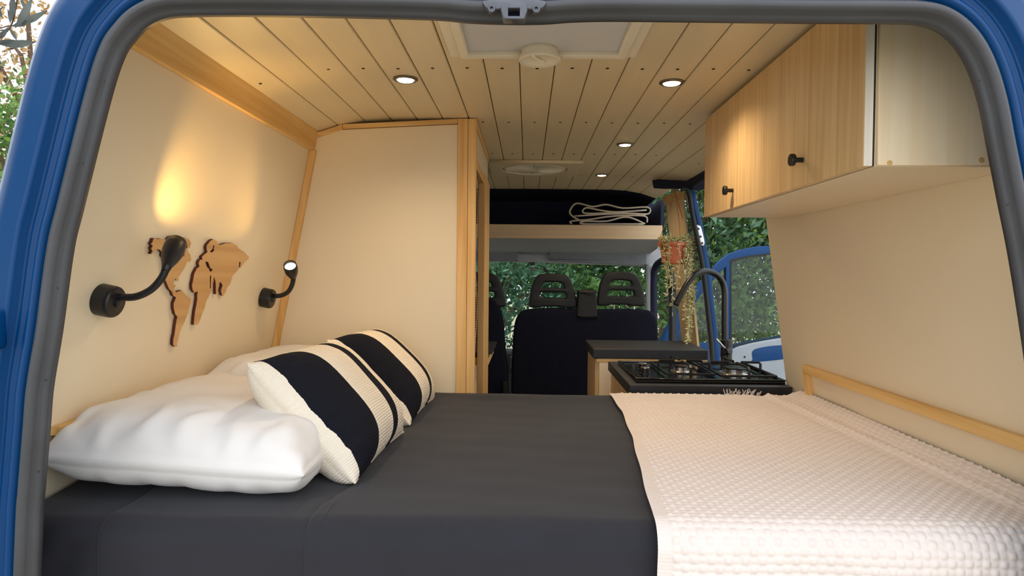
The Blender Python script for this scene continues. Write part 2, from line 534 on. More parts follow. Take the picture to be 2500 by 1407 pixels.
# outward normals in the XZ plane, smoothed
nrm = []
for i in range(len(path)):
    t = path[min(i + 3, len(path) - 1)] - path[max(i - 3, 0)]
    t.y = 0
    t.normalize()
    nrm.append(Vector((-t.z, 0, t.x)))
def outn(i):
    return nrm[i]
def sweep(prof, i0, i1, closed):
    vs, fs = [], []
    n = len(prof)
    for i in range(i0, i1):
        for d, y in prof:
            p = path[i] + outn(i) * d
            vs.append((p.x, y, p.z))
    for i in range(i1 - i0 - 1):
        for k in range(n if closed else n - 1):
            fs.append((i * n + k, i * n + (k + 1) % n, (i + 1) * n + (k + 1) % n, (i + 1) * n + k))
    if closed:
        fs.append(tuple(range(n))); fs.append(tuple((i1 - i0 - 1) * n + k for k in range(n)))
    return MB().add(vs, fs)
NP = len(path)
frame_prof = [(0.085, 1.075), (0.050, 1.045), (0.016, 1.008), (0.022, 1.003), (0.029, 0.999), (0.033, 0.991), (0.037, 0.984), (0.041, 0.983), (0.046, 0.987), (0.053, 0.998), (0.058, 1.000), (0.061, 0.997), (0.064, 0.997),
              (0.067, 1.000), (0.071, 0.998), (0.074, 0.986), (0.077, 0.983), (0.082, 0.985), (0.105, 0.989), (0.128, 0.998), (0.146, 1.015), (0.158, 1.04), (0.195, 1.12), (0.25, 1.25), (0.29, 1.5), (0.30, 2.43), (0.28, 2.43), (0.27, 1.5), (0.235, 1.26), (0.17, 1.14), (0.10, 1.085)]
sweep(frame_prof, 0, NP, True).build('rear_frame', M_BLUE, van, 0, True)
seal_prof = [(0.0, 1.006), (0.0005, 0.997), (0.005, 0.992), (0.0075, 0.991), (0.009, 0.982), (0.013, 0.977), (0.018, 0.975), (0.024, 0.978), (0.028, 0.984), (0.0295, 0.995), (0.027, 1.004), (0.012, 1.008)]
sweep(seal_prof, 0, NP, True).build('door_seal', M_RUBBER, van, 0, True)
# van side and roof skin forward of the rear corner (left side and roof)
i_tr = next(i for i in range(NP) if path[i].x > 0.60)
sweep([(0.30, 2.431), (0.30, 4.1), (0.28, 4.1), (0.28, 2.431)], 0, i_tr, True).build('side_and_roof_skin', M_BLUE, van, 0, True)
# drain holes in the seal
dot = MB().lathe([(0.0018, 0), (0.0018, 0.001)], (0, 0, 0), (0, -1, 0), 8).mesh()
dot.materials.append(M_RUBBER2)
for x, y in ((254, 198), (202, 398), (141, 704), (158, 760), (113, 929), (94, 1152), (2392, 196), (2460, 500)):
    p = at(x, y, 0.9795)
    d_ = bpy.data.objects.new('drain_hole', dot); C.objects.link(d_); d_.parent = van
    d_.location = p - van.location
# striker plate at the top centre
L = lambda x, y, Y=0.972: at(x, y, Y)
def px_rect(x0, y0, x1, y1, Y): return px_poly([(x0, y0), (x1, y0), (x1, y1), (x0, y1)], Y)
pp = px_smooth([(1184, 4), (1250, 2), (1326, 4), (1331, 16), (1318, 26), (1290, 27), (1268, 20), (1240, 20), (1222, 26), (1196, 28), (1181, 16)], 0.972, 4)
sp_ = panel('striker_plate', M_SILVER, van, pp, [], 0.966, 0.014, 0.002, True)
loop_o = px_poly([(1228, 12), (1284, 12), (1288, 30), (1281, 53), (1229, 53), (1223, 30)], 0.955)
loop_h = px_poly([(1241, 26), (1269, 26), (1269, 45), (1241, 45)], 0.955)
panel('striker_loop', M_SILVER, sp_, loop_o, [loop_h], 0.945, 0.02, 0.0018, True)
box('striker_recess', M_NAVY, van, L(1238, 20).x, L(1274, 20).x, 0.9665, 0.969, L(0, 50).z, L(0, 24).z)
for x, y in ((1201, 25), (1309, 26)):
    p = L(x, y, 0.966)
    MB().lathe([(0.0062, 0), (0.0062, 0.006), (0.0052, 0.0075), (0.003, 0.0075), (0.003, 0.004), (0.0005, 0.004)], p, (0, -1, 0), 16).build('bolt', M_SILVER, sp_)
# gap cover behind the striker
# door hinge on left pillar
p = at(4, 805, 0.985)
MB().box(p.x - 0.05, p.x + 0.008, 0.955, 0.99, p.z - 0.03, p.z + 0.03).build('door_hinge', M_BLUE, van, 0.008, True)

# ------------------------------------------------------------------ overhead cabinet (right)
CX0, CY0, CY1 = 0.594, 1.18, 2.225
CZ0 = at(2112, 408, CY0).z
ysplit = CX0 * F_PX / (1853 - 1286)
cab = thing('overhead_cabinet', 'long wooden overhead cabinet with two oak doors on right wall', 'cabinet', (0.73, 1.7, CZ0))
ctop = 1.755
m = MB().add([(0.6135, y, CZ0 + 0.001) for y in (CY0, CY1)] + [(wall_r(CZ0) - 0.001, y, CZ0 + 0.001) for y in (CY1, CY0)] +
             [(0.6135, CY0, ctop), (0.6135, CY1, ctop), (0.80, CY1, 1.70), (0.80, CY0, 1.70)],
             [(3, 2, 1, 0), (4, 5, 6, 7), (0, 1, 5, 4), (1, 2, 6, 5), (2, 3, 7, 6), (3, 0, 4, 7)])
m.build('carcass', M_WALL, cab)
# plywood end panel on the rear end
outer = [(0.6145, CZ0 + 0.002), (wall_r(CZ0) - 0.002, CZ0 + 0.004), (0.80, 1.70), (0.74, 1.735), (0.6145, 1.757)]
e_ = panel('end_panel', M_PLY, cab, outer, [], CY0 - 0.010, 0.010, 0.0008)
for x, y in ((2395, 391), (2172, 398)):
    p = at(x, y, CY0 - 0.011)
    k = MB().lathe([(0.0045, 0), (0.0045, 0.0008)], p, (0, -1, 0), 14).build('knot', M_PINE_X, e_)
for a, b in ((CY0, ysplit - 0.001), (ysplit + 0.001, CY1)):
    d_ = box('door', [M_OAK], cab, CX0, CX0 + 0.0155, a, b, CZ0 + 0.001, ctop - 0.002, 0.0012)
    if a == CY0:
        d_.name = 'door'
        eb = box('edge_band', M_EDGE, d_, CX0 + 0.0005, CX0 + 0.015, a - 0.0012, a - 0.0002, CZ0 + 0.002, ctop - 0.004)
        ky = CX0 * F_PX / (1948 - 1286); kp = (1932, 394)
    else:
        ky = CX0 * F_PX / (1782 - 1286); kp = (1770, 467)
    d0 = ray(*kp)
    kz = (CAM + d0 * ((CX0 - 0.018) / d0.x)).z
    MB().lathe([(0.0055, 0), (0.0055, 0.018), (0.0125, 0.0185), (0.0135, 0.021), (0.0135, 0.026), (0.0125, 0.028)], (CX0, ky, kz), (-1, 0, 0), 20).build('knob', M_BLACKM, d_, 0, False)
box('gap_shade', M_RUBBER2, cab, CX0 + 0.0158, 0.6133, CY0 + 0.001, CY1 - 0.001, CZ0 + 0.002, ctop - 0.01)  # dark strip stands in for the shade in the gap behind the doors

# ------------------------------------------------------------------ wardrobe (left, forward of the bed)
WY0, WY1, WX1 = 2.30, 3.02, -0.181
war = thing('wardrobe', 'tall cream wardrobe with pine corner posts behind the cushions', 'wardrobe', (-0.5, 2.6, 0.0))
def wz(x): return ceil_z(x) - 0.003
xk = at(838, 300, WY0).x
outer = [(wall_l(0.0) + 0.002, 0.0), (-0.247, 0.0), (-0.247, wz(-0.25) - 0.018), (xk, wz(xk) - 0.018), (-0.742, 1.715), (wall_l(1.70) + 0.003, 1.70)]
panel('front_panel', M_WALL, war, outer, [], WY0, 0.016, 0.0005)
def bar(name, a, b, h, y0, y1, m, parent):
    return MB().hexa([(a[0], y0, a[1] - h), (b[0], y0, b[1] - h), (b[0], y1, b[1] - h), (a[0], y1, a[1] - h),
                      (a[0], y0, a[1]), (b[0], y0, b[1]), (b[0], y1, b[1]), (a[0], y1, a[1])]).build(name, m, parent, 0.0012)
bar('top_trim', (xk, wz(xk)), (-0.247, wz(-0.25)), 0.016, WY0 - 0.008, WY0 + 0.014, M_PINE_X, war)
bar('top_trim', (-0.745, ceil_z(-0.745) - 0.004), (xk - 0.001, wz(xk)), 0.018, WY0 - 0.008, WY0 + 0.014, M_PINE_X, war)
box('post', M_PINE_Z, war, -0.246, -0.2105, WY0 - 0.010, WY0 + 0.02, 0.0, wz(-0.25), 0.0015)
box('post', M_PINE_Z, war, -0.2095, WX1, WY0 - 0.010, WY0 + 0.022, 0.0, wz(-0.2), 0.002)
box('side_top_panel', M_WALL, war, WX1 - 0.014, WX1 - 0.004, WY0 + 0.023, WY1, 1.64, wz(-0.2) - 0.03)
box('side_top_rail', M_PINE_Y, war, WX1 - 0.016, WX1, WY0 + 0.0225, WY1, wz(-0.2) - 0.029, wz(-0.2), 0.001)
yo0, yo1 = WY0 + 0.0225, 2.70
box('door_head', M_PINE_Y, war, WX1 - 0.018, WX1, yo0, yo1, 1.60, 1.639, 0.001)
box('door_post', M_PINE_Z, war, WX1 - 0.022, WX1 + 0.006, yo1 + 0.001, WY1, 0.0, 1.638, 0.002)
box('curtain_track', M_WHITEP, war, WX1 - 0.06, WX1 - 0.022, yo0 + 0.01, yo0 + 0.03, 0.02, 1.6)
m = MB()
npl = 26
vs = []
for i in range(npl * 2 + 1):
    y = yo0 + 0.03 + (yo1 - yo0 + 0.02) * i / (npl * 2)
    x = WX1 - 0.045 + (0.009 if i % 2 else -0.009)
    vs += [(x, y, 0.03), (x, y, 1.6)]
m.add(vs, [(2 * i, 2 * i + 2, 2 * i + 3, 2 * i + 1) for i in range(npl * 2)])
m.build('curtain', M_CURT, war)
cp = [Vector((WX1 + 0.0, 2.345, z)) for z in np.linspace(1.56, 0.86, 40)]
cp = [p + Vector((0.003 * math.sin(i * 0.3), 0.0 if i < 26 else -0.0016 * (i - 26), 0)) for i, p in enumerate(cp)]
cpts = smooth_path(cp, 2)
m = MB()
for p in cpts:
    m.lathe([(0.0006, -0.0022), (0.002, -0.001), (0.002, 0.001), (0.0006, 0.0022)], p, (0, 0, 1), 6)
m.tube([p for p in cpts[::2]], 0.0007, 5)
m.build('bead_chain', M_HEM, war)
box('far_panel', M_WALL, war, wall_l(0.9) + 0.03, WX1 - 0.06, WY1 - 0.012, WY1, 0.0, 1.66)

# ------------------------------------------------------------------ bed
bed = thing('bed', 'raised platform bed across the rear of the van', 'bed', (0.03, 1.7, 0.0))
box('bed_base', M_PINE_X, bed, -0.93 + 0.03, 0.955, 1.13, 2.28, 0.001, 0.62)
box('mattress', M_SHEET, bed, -0.885, 0.935, 1.125, 2.275, 0.622, 0.785, 0.02)

def bed_profile(s, zt, yf, yb, rad, drop):
    """s measured from the back edge towards the rear door, over the front edge and down."""
    top = (yb - yf - rad)
    arc = rad * math.pi / 2
    y = np.where(s < top, yb - s, np.where(s < top + arc, yf + rad - rad * np.sin((s - top) / rad), yf))
    z = np.where(s < top, zt, np.where(s < top + arc, zt - rad + rad * np.cos((s - top) / rad), zt - rad - (s - top - arc)))
    ny = np.where(s < top, 0, np.where(s < top + arc, -np.sin((s - top) / rad), -1))
    nz = np.where(s < top, 1, np.where(s < top + arc, np.cos((s - top) / rad), 0))
    return y, z, ny, nz
# dark sheet
def make_sheet():
    rad, yf, yb = 0.045, Y_BED0, Y_BED1
    smax = (yb - yf - rad) + rad * math.pi / 2 + 0.30
    xsn = np.unique(np.concatenate([np.linspace(-0.915, 0.957, 220), -0.735 + np.linspace(-0.006, 0.006, 7), -0.372 + np.linspace(-0.006, 0.006, 7), -0.352 + np.linspace(-0.004, 0.004, 5)]))
    ssn = np.unique(np.concatenate([np.linspace(0, smax, 170), (yb - yf - rad) + np.linspace(0, rad * math.pi / 2, 12)]))
    X, Sg = np.meshgrid(xsn, ssn, indexing='ij')
    y, z, ny, nz = bed_profile(Sg, Z_BED, yf, yb, rad, 0.3)
    w1, w2 = waves(9, 5, 16, 3), waves(12, 20, 60, 5)
    h = 0.0045 * w1(X, Sg) + 0.0022 * w2(X * 0.6, Sg)
    sm = lambda c, w: 1 / (1 + np.exp(-(X - c) / w))
    fr = np.clip((Sg - (smax - 0.66)) / 0.2, 0, 1)
    h = h + 0.006 * sm(-0.735, 0.0012) * fr
    xc = -0.372 + 0.05 * np.clip((smax - 0.42 - Sg) / 0.2, 0, 1)
    h = h + 0.006 / (1 + np.exp(-(X - xc) / 0.0012)) * fr
    h = h - 0.012 * fr
    h = h + 0.0015 * np.exp(-((X - xc - 0.02) / 0.002) ** 2) * fr
    # gathers at the lower left corner
    corner = np.clip((-0.735 - X) / 0.12, 0, 1) * np.clip((Sg - (smax - 0.34)) / 0.05, 0, 1)
    h = h - 0.011 * corner * (1 + np.sin((X * 60 + Sg * 34)))
    h = h + 0.006 * np.exp(-((Sg - 0.03) / 0.06) ** 2) * (1 + waves(5, 6, 14, 21)(X, X * 0))
    P = np.stack([X, y + ny * h, z + nz * h], -1)
    return grid_mesh(P)
o = link('bed_sheet', make_sheet(), M_SHEET, None, True)
tag(o, 'charcoal cotton sheet covering the mattress and hanging over its edge', 'sheet')
md = o.modifiers.new('thickness', 'SOLIDIFY'); md.thickness = 0.003; md.offset = -1

# white waffle blanket
def make_blanket():
    cell, q = 0.0140, 6
    rad, yf, yb = 0.05, Y_BED0 - 0.022, Y_BED1 - 0.005
    smax = (yb - yf - rad) + rad * math.pi / 2 + 0.31
    x0, x1 = 0.216, 0.962
    nx, ns = int((x1 - x0) / cell) * q + 1, int(smax / cell) * q + 1
    U = np.linspace(0, 1, nx)[:, None] * np.ones(ns)[None]
    Sg = np.ones(nx)[:, None] * np.linspace(0, smax, ns)[None]
    # left edge drifts: further right at the back
    s_keys = [0, 0.30, 0.62, 0.95, 1.16, smax]
    xle = np.interp(Sg, s_keys, [0.292, 0.292, 0.272, 0.240, 0.221, 0.221]) + 0.0012 * np.sin(Sg * 23)
    xri = np.interp(Sg, [0, 0.4, 1.16, smax], [0.948, 0.957, 0.948, 0.948]) + 0.002 * np.sin(Sg * 17)
    X = xle + U * (xri - xle)
    y, z, ny, nz = bed_profile(Sg, Z_BED + 0.016, yf, yb, rad, 0.3)
    u = (X - x0) / cell; v = Sg / cell
    # brick-like offset of the woven cells
    iu = np.floor(u).astype(int)
    chk = (np.floor(u) + np.floor(v)) % 2
    fu, fv = np.abs(np.sin(np.pi * u)), np.abs(np.sin(np.pi * v))
    cellh = np.where(chk < 1, fu ** 0.5 * fv ** 0.35, 0.55 * fu ** 0.35 * fv ** 0.8)
    hem = np.clip((X - xle - 0.022) / 0.004, 0, 1)
    ribs = 0.0006 * np.sin(Sg * 2 * np.pi / 0.006)
    h = 0.0042 * cellh * hem + (1 - hem) * ribs
    # slow undulations, a ridge near the wall, a soft fold near the front
    w1 = waves(8, 5, 14, 11)
    h = h + 0.003 * w1(X, Sg)
    ridge = 0.84 + 0.06 * np.clip((Sg) / 1.1, 0, 1)
    top = np.clip((1.15 - Sg) / 0.1, 0, 1)
    h = h + 0.006 * np.exp(-((X - ridge) / 0.012) ** 2) * top - 0.004 * np.exp(-((X - ridge + 0.03) / 0.02) ** 2) * top
    h = h + 0.018 * np.clip((X - 0.90) / 0.05, 0, 1) * top
    fy = (Sg - 1.17) / 0.3
    h = h + np.clip(fy, 0, 1) * 0.010 * (1 + np.sin(X * 22 + 0.6))
    P = np.stack([X, y + ny * h, z + nz * h], -1)
    return grid_mesh(P)
o = link('blanket', make_blanket(), M_BLANKET, None, True)
tag(o, 'white waffle weave blanket spread over right half of bed', 'blanket')

# pillows
def pillow_mesh(hu, hv, ht, hb, seed, nu=70, nv=70, pw=3.2, pinch=0.05, wr=0.006, k=0.62):
    u = np.sin(np.linspace(-np.pi / 2, np.pi / 2, nu)); v = np.sin(np.linspace(-np.pi / 2, np.pi / 2, nv))
    U, V = np.meshgrid(u, v, indexing='ij')
    prof = (np.clip(1 - np.abs(U) ** pw, 0, 1) * np.clip(1 - np.abs(V) ** pw, 0, 1)) ** k
    X = hu * U * (1 - pinch * (1 - V ** 2) * np.abs(U))
    Y = hv * V * (1 - pinch * (1 - U ** 2) * np.abs(V))
    lip = 1 + 0.016 * ((np.abs(U) > 0.9985) | (np.abs(V) > 0.9985))
    X, Y = X * lip, Y * lip
    w1, w2 = waves(8, 8, 22, seed), waves(10, 26, 60, seed + 1)
    edge = np.clip(prof * 2.2, 0, 1)
    # creases that radiate from the seams
    rad_w = np.sin(V * 17 + w1(U, V) * 3) * np.clip(np.abs(U) - 0.55, 0, 1) + np.sin(U * 19 + w1(V, U) * 3) * np.clip(np.abs(V) - 0.55, 0, 1)
    nz_ = (w1(X * 1.6, Y * 1.6) * wr + w2(X, Y) * wr * 0.35 + rad_w * wr * 1.3) * edge
    top = ht * prof + nz_
    bot = -hb * prof ** 0.65 + nz_ * 0.3
    Pt = np.stack([X, Y, top], -1).reshape(-1, 3)
    Pb = np.stack([X, Y, bot], -1).reshape(-1, 3)
    idx = np.arange(nu * nv).reshape(nu, nv)
    f = np.stack([idx[:-1, :-1], idx[1:, :-1], idx[1:, 1:], idx[:-1, 1:]], -1).reshape(-1, 4)
    fb = f[:, ::-1] + nu * nv
    me = np_mesh(np.concatenate([Pt, Pb]), np.concatenate([f, fb]))
    bm = bmesh.new(); bm.from_mesh(me)
    bmesh.ops.remove_doubles(bm, verts=bm.verts, dist=2e-4)
    bmesh.ops.recalc_face_normals(bm, faces=bm.faces)
    bm.to_mesh(me); bm.free()
    return me
def pillow(loc, rot, hu, hv, ht, hb, seed, label):
    o = link('pillow', pillow_mesh(hu, hv, ht, hb, seed, 90, 90, 7.0, 0.015, 0.011, 0.56), M_PILLOW, None, True)
    o.location = loc; o.rotation_euler = [math.radians(a) for a in rot]
    return tag(o, label, 'pillow', 'white pillows along left wall')
pillow((-0.654, 1.475, 0.870), (0, 3, -0.5), 0.248, 0.285, 0.090, 0.066, 4, 'plump white pillow nearest the open rear door')
pillow((-0.66, 2.015, 0.885), (0, 4, -1), 0.235, 0.265, 0.09, 0.08, 9, 'white pillow against the wardrobe, behind the nearer striped cushion')

# striped cushions
def cushion_mat():
    m = bpy.data.materials.new('striped_wool')
    m.use_nodes = True
    nt = m.node_tree
    b = nt.nodes['Principled BSDF']
    b.inputs['Roughness'].default_value = 0.95
    b.inputs['Specular IOR Level'].default_value = 0.15
    t = nt.nodes.new('ShaderNodeTexCoord')
    sx = nt.nodes.new('ShaderNodeSeparateXYZ')
    nt.links.new(t.outputs['Object'], sx.inputs[0])
    nn = nt.nodes.new('ShaderNodeTexNoise'); nn.inputs['Scale'].default_value = 160
    nt.links.new(t.outputs['Object'], nn.inputs['Vector'])
    ma = nt.nodes.new('ShaderNodeMath'); ma.operation = 'MULTIPLY_ADD'
    ma.inputs[1].default_value = 0.0022
    nt.links.new(nn.outputs['Fac'], ma.inputs[0]); nt.links.new(sx.outputs['Y'], ma.inputs[2])
    mr = nt.nodes.new('ShaderNodeMapRange')
    mr.inputs['From Min'].default_value = -0.225; mr.inputs['From Max'].default_value = 0.225
    nt.links.new(ma.outputs[0], mr.inputs['Value'])
    r = nt.nodes.new('ShaderNodeValToRGB'); r.color_ramp.interpolation = 'CONSTANT'
    cr = S(238, 226, 206); bk = S(24, 25, 33)
    el = r.color_ramp.elements
    el[0].position = 0; el[0].color = cr
    el[1].position = 0.05; el[1].color = bk
    for p, c in ((0.27, cr), (0.56, bk), (0.67, cr)):
        e = el.new(p); e.color = c
    nt.links.new(mr.outputs[0], r.inputs['Fac'])
    # plain cream back (local z below the seam)
    lt = nt.nodes.new('ShaderNodeMath'); lt.operation = 'LESS_THAN'; lt.inputs[1].default_value = 0.0
    nt.links.new(sx.outputs['Z'], lt.inputs[0])
    mx = nt.nodes.new('ShaderNodeMix'); mx.data_type = 'RGBA'
    nt.links.new(lt.outputs[0], mx.inputs['Factor'])
    nt.links.new(r.outputs['Color'], mx.inputs['A']); mx.inputs['B'].default_value = cr
    nt.links.new(mx.outputs['Result'], b.inputs['Base Color'])
    wv = nt.nodes.new('ShaderNodeTexWave'); wv.wave_type = 'BANDS'; wv.bands_direction = 'X'
    wv.inputs['Scale'].default_value = 55; wv.inputs['Distortion'].default_value = 3
    nt.links.new(t.outputs['Object'], wv.inputs['Vector'])
    n3 = nt.nodes.new('ShaderNodeTexNoise'); n3.inputs['Scale'].default_value = 420
    nt.links.new(t.outputs['Object'], n3.inputs['Vector'])
    ad = nt.nodes.new('ShaderNodeMath'); ad.operation = 'ADD'
    nt.links.new(wv.outputs['Fac'], ad.inputs[0]); nt.links.new(n3.outputs['Fac'], ad.inputs[1])
    bp = nt.nodes.new('ShaderNodeBump'); bp.inputs['Strength'].default_value = 0.55; bp.inputs['Distance'].default_value = 0.002
    nt.links.new(ad.outputs[0], bp.inputs['Height']); nt.links.new(bp.outputs['Normal'], b.inputs['Normal'])
    return m
M_STRIPE = cushion_mat()
def cushion(A, B, Cc, D, label, seed, hu, hv, th):
    A, B, Cc, D = map(Vector, (A, B, Cc, D))
    ctr = (A + B + Cc + D) / 4
    ev = ((Cc - B) + (D - A)).normalized()
    eu = ((B - A) + (Cc - D)); eu = (eu - ev * eu.dot(ev)).normalized()
    en = eu.cross(ev)
    me = pillow_mesh(hu, hv, th, th, seed, pw=3.4, pinch=0.05, wr=0.0035, k=0.6)
    o = link('cushion', me, M_STRIPE, None, True)
    o.matrix_world = Matrix.Translation(ctr) @ Matrix((eu, ev, en)).transposed().to_4x4()
    return tag(o, label, 'cushion', 'striped cushions leaning on the pillows')
cushion((-0.540, 1.36, 1.035), (-0.355, 1.245, 0.820), (-0.335, 1.70, 0.822), (-0.535, 1.77, 1.020), 'black and cream striped cushion nearest the open rear door', 31, 0.160, 0.222, 0.088)
cushion((-0.540, 1.85, 1.030), (-0.330, 1.77, 0.820), (-0.325, 2.22, 0.817), (-0.530, 2.24, 1.015), 'black and cream striped cushion farther back beside the wardrobe', 37, 0.163, 0.220, 0.082)

# ------------------------------------------------------------------ ceiling spotlights
def spotlight(px, py, label):
    p = on_z(px, py, Z_CEIL)
    p.z = ceil_z(p.x)
    t = thing('ceiling_spotlight', label, 'spotlight', p, 'recessed ceiling spotlights')
    MB().lathe([(0.0345, 0.001), (0.0345, -0.003), (0.031, -0.0055), (0.0255, -0.0055), (0.0245, -0.002)], p, (0, 0, 1), 32).build('rim', M_STEELRIM, t, 0, True)
    MB().lathe([(0.0245, -0.003), (0.022, -0.0062), (0.012, -0.0078), (0.001, -0.008)], p, (0, 0, 1), 28).build('lens', M_BULB, t, 0, True)
    ld = bpy.data.lights.new('spot_glow', 'SPOT')
    ld.energy = SPOT_W; ld.color = WARM; ld.spot_size = math.radians(150); ld.spot_blend = 0.9; ld.shadow_soft_size = 0.022
    lo = bpy.data.objects.new('spot_glow', ld); C.objects.link(lo); lo.parent = t; lo.location = (0, 0, -0.012)
    return t
spotlight(990, 191, 'lit round ceiling spotlight left of the roof hatch')
spotlight(1640, 199, 'lit round ceiling spotlight beside the overhead cabinet')
spotlight(1526, 351, 'lit round ceiling spotlight, middle one of the right row')
spotlight(1469, 426, 'lit round ceiling spotlight farthest forward, near the cab')

# ------------------------------------------------------------------ roof hatch
hx0, hx1 = at(1104, 120, 1.66).x, at(1546, 130, 1.66).x
hy1 = on_z(1320, 140, Z_CEIL - 0.012).y; hy0 = 1.20
hat = thing('roof_hatch', 'white framed square roof hatch with pale blind', 'hatch', ((hx0 + hx1) / 2, (hy0 + hy1) / 2, Z_CEIL))
def ring(name, m, parent, x0, x1, y0, y1, w, z0, z1, bevel):
    outer = [(x0, y0), (x1, y0), (x1, y1), (x0, y1)]
    inner = [(x0 + w, y0 + w), (x1 - w, y0 + w), (x1 - w, y1 - w), (x0 + w, y1 - w)]
    me = poly_mesh(outer, [inner], z1 - z0, bevel, (0, 0, z1), (1, 0, 0), (0, 1, 0), (0, 0, -1))
    return link(name, me, m, parent)
zc = Z_CEIL - 0.0005
ring('outer_frame', M_WHITEP, hat, hx0, hx1, hy0, hy1, 0.034, zc - 0.012, zc, 0.003)
ring('inner_frame', M_WHITEP, hat, hx0 + 0.026, hx1 - 0.026, hy0 + 0.026, hy1 - 0.016, 0.022, zc - 0.022, zc - 0.006, 0.004)
box('blind', M_BLIND, hat, hx0 + 0.034, hx1 - 0.034, hy0 + 0.034, hy1 - 0.03, zc - 0.009, zc - 0.003)
kc = at(1318, 103, hy1 - 0.055); kx = kc.x
kn = MB().lathe([(0.042, 0), (0.043, -0.012), (0.049, -0.026), (0.050, -0.031), (0.047, -0.033), (0.042, -0.027), (0.002, -0.025)], (kx, hy1 - 0.052, zc - 0.006), (0, 0, 1), 36).build('crank_knob', M_WHITEP, hat, 0, True)
MB().tube(smooth_path([(kx - 0.018, hy1 - 0.085, zc - 0.034), (kx - 0.006, hy1 - 0.06, zc - 0.036), (kx + 0.012, hy1 - 0.035, zc - 0.034)], 6), 0.004, 8).build('grip', M_WHITEP, kn, 0, True)

# ------------------------------------------------------------------ round roof vent
vy0, vy1 = on_z(1310, 390, Z_CEIL).y, on_z(1310, 424, Z_CEIL).y
vx0, vx1 = at(1192, 390, vy0).x, at(1424, 390, vy0).x
ven = thing('roof_vent', 'round ribbed roof vent in square cream frame near the cab', 'vent', ((vx0 + vx1) / 2, (vy0 + vy1) / 2, Z_CEIL))
cx, cy = (vx0 + vx1) / 2, (vy0 + vy1) / 2
circ = [(cx + 0.165 * math.cos(2 * math.pi * k / 40), cy + 0.165 * math.sin(2 * math.pi * k / 40)) for k in range(40)]
me = poly_mesh([(vx0, vy0), (vx1, vy0), (vx1, vy1), (vx0, vy1)], [circ], 0.016, 0.003, (0, 0, zc), (1, 0, 0), (0, 1, 0), (0, 0, -1))
link('frame', me, M_CEIL, ven)
MB().lathe([(0.164, -0.004), (0.15, -0.010), (0.04, -0.012), (0.002, -0.012)], (cx, cy, zc), (0, 0, 1), 40).build('cover', M_FROST, ven, 0, True)
for k in range(36):
    a = 2 * math.pi * k / 36
    c_, s_ = math.cos(a), math.sin(a)
    MB().tube([(cx + 0.03 * c_, cy + 0.03 * s_, zc - 0.014), (cx + 0.15 * c_, cy + 0.15 * s_, zc - 0.012)], 0.0022, 5).build('rib', M_WHITEP, ven)
for rr in (0.035, 0.152):
    MB().tube([(cx + rr * math.cos(2 * math.pi * k / 40), cy + rr * math.sin(2 * math.pi * k / 40), zc - 0.012) for k in range(41)], 0.004, 6, False).build('ring', M_WHITEP, ven, 0, True)

# ------------------------------------------------------------------ gooseneck reading lamps on left wall
def reading_lamp(base_px, r_base, arm, head_dir, head_len, label, scale=1.0):
    bp = on_plane(base_px[0], base_px[1], (wall_l(1.2), 0, 1.2), NL)
    t = thing('reading_lamp', label, 'lamp', bp, 'gooseneck reading lamps on left wall')
    MB().lathe([(r_base, 0.0005), (r_base, 0.026), (r_base * 0.97, 0.031), (r_base * 0.9, 0.034), (0.010, 0.035), (0.009, 0.039), (0.005, 0.040)], bp, NL, 32).build('wall_base', M_BLACK, t, 0, False)
    pts = [bp + NL * 0.03] + [bp + Vector(a) for a in arm]
    pp = smooth_path(pts, 7)
    MB().tube(pp, 0.0075 * scale, 12).build('arm', M_BLACK, t, 0, True)
    hd = Vector(head_dir).normalized()
    hp = pp[-1] - hd * 0.004
    h = head_len
    hs = MB().lathe([(0.0072 * scale, -0.005), (0.0095 * scale, h * 0.12), (0.0165 * scale, h * 0.38), (0.021 * scale, h * 0.62), (0.0215 * scale, h * 0.82), (0.020 * scale, h), (0.0182 * scale, h), (0.0175 * scale, h * 0.80), (0.004, h * 0.72)], hp, hd, 28).build('head', M_BLACK, t, 0, True)
    MB().lathe([(0.0165 * scale, h * 0.80), (0.0165 * scale, h * 0.86), (0.010 * scale, h * 0.93), (0.001, h * 0.95)], hp, hd, 22).build('bulb', M_BULB, hs, 0, True)
    ld = bpy.data.lights.new('reading_beam', 'SPOT')
    ld.energy = READ_W; ld.color = (1.0, 0.60, 0.19); ld.spot_size = math.radians(74); ld.spot_blend = 1.0; ld.shadow_soft_size = 0.012
    lo = bpy.data.objects.new('reading_beam', ld); C.objects.link(lo); lo.parent = t
    lo.matrix_parent_inverse = Matrix.Identity(4)
    lo.location = hp + hd * (h * 1.0) - bp
    lo.rotation_euler = hd.to_track_quat('-Z', 'Y').to_euler()
    return t
b1 = on_plane(245, 731, (wall_l(1.2), 0, 1.2), NL)
Yl = b1.y
def rel(b, pts): return [at(x, y, Y) - b for x, y, Y in pts]
reading_lamp((245, 731), 0.0325, rel(b1, [(285, 727, Yl + 0.0), (330, 725, Yl + 0.005), (368, 708, Yl + 0.01), (394, 680, Yl + 0.012), (406, 655, Yl + 0.014)]),
             at(436, 580, Yl + 0.085) - at(406, 655, Yl + 0.014), 0.086, 'black gooseneck reading lamp nearest the rear door, shining up the wall')
b2 = on_plane(641, 726, (wall_l(1.2), 0, 1.2), NL)
Y2 = b2.y
reading_lamp((641, 726), 0.032, rel(b2, [(660, 724, Y2), (685, 722, Y2 - 0.004), (703, 713, Y2 - 0.008), (713, 696, Y2 - 0.012), (716, 680, Y2 - 0.016)]),
             at(706, 640, Y2 - 0.085) - at(716, 680, Y2 - 0.016), 0.075, 'black gooseneck reading lamp beside the wardrobe with its bulb facing out')

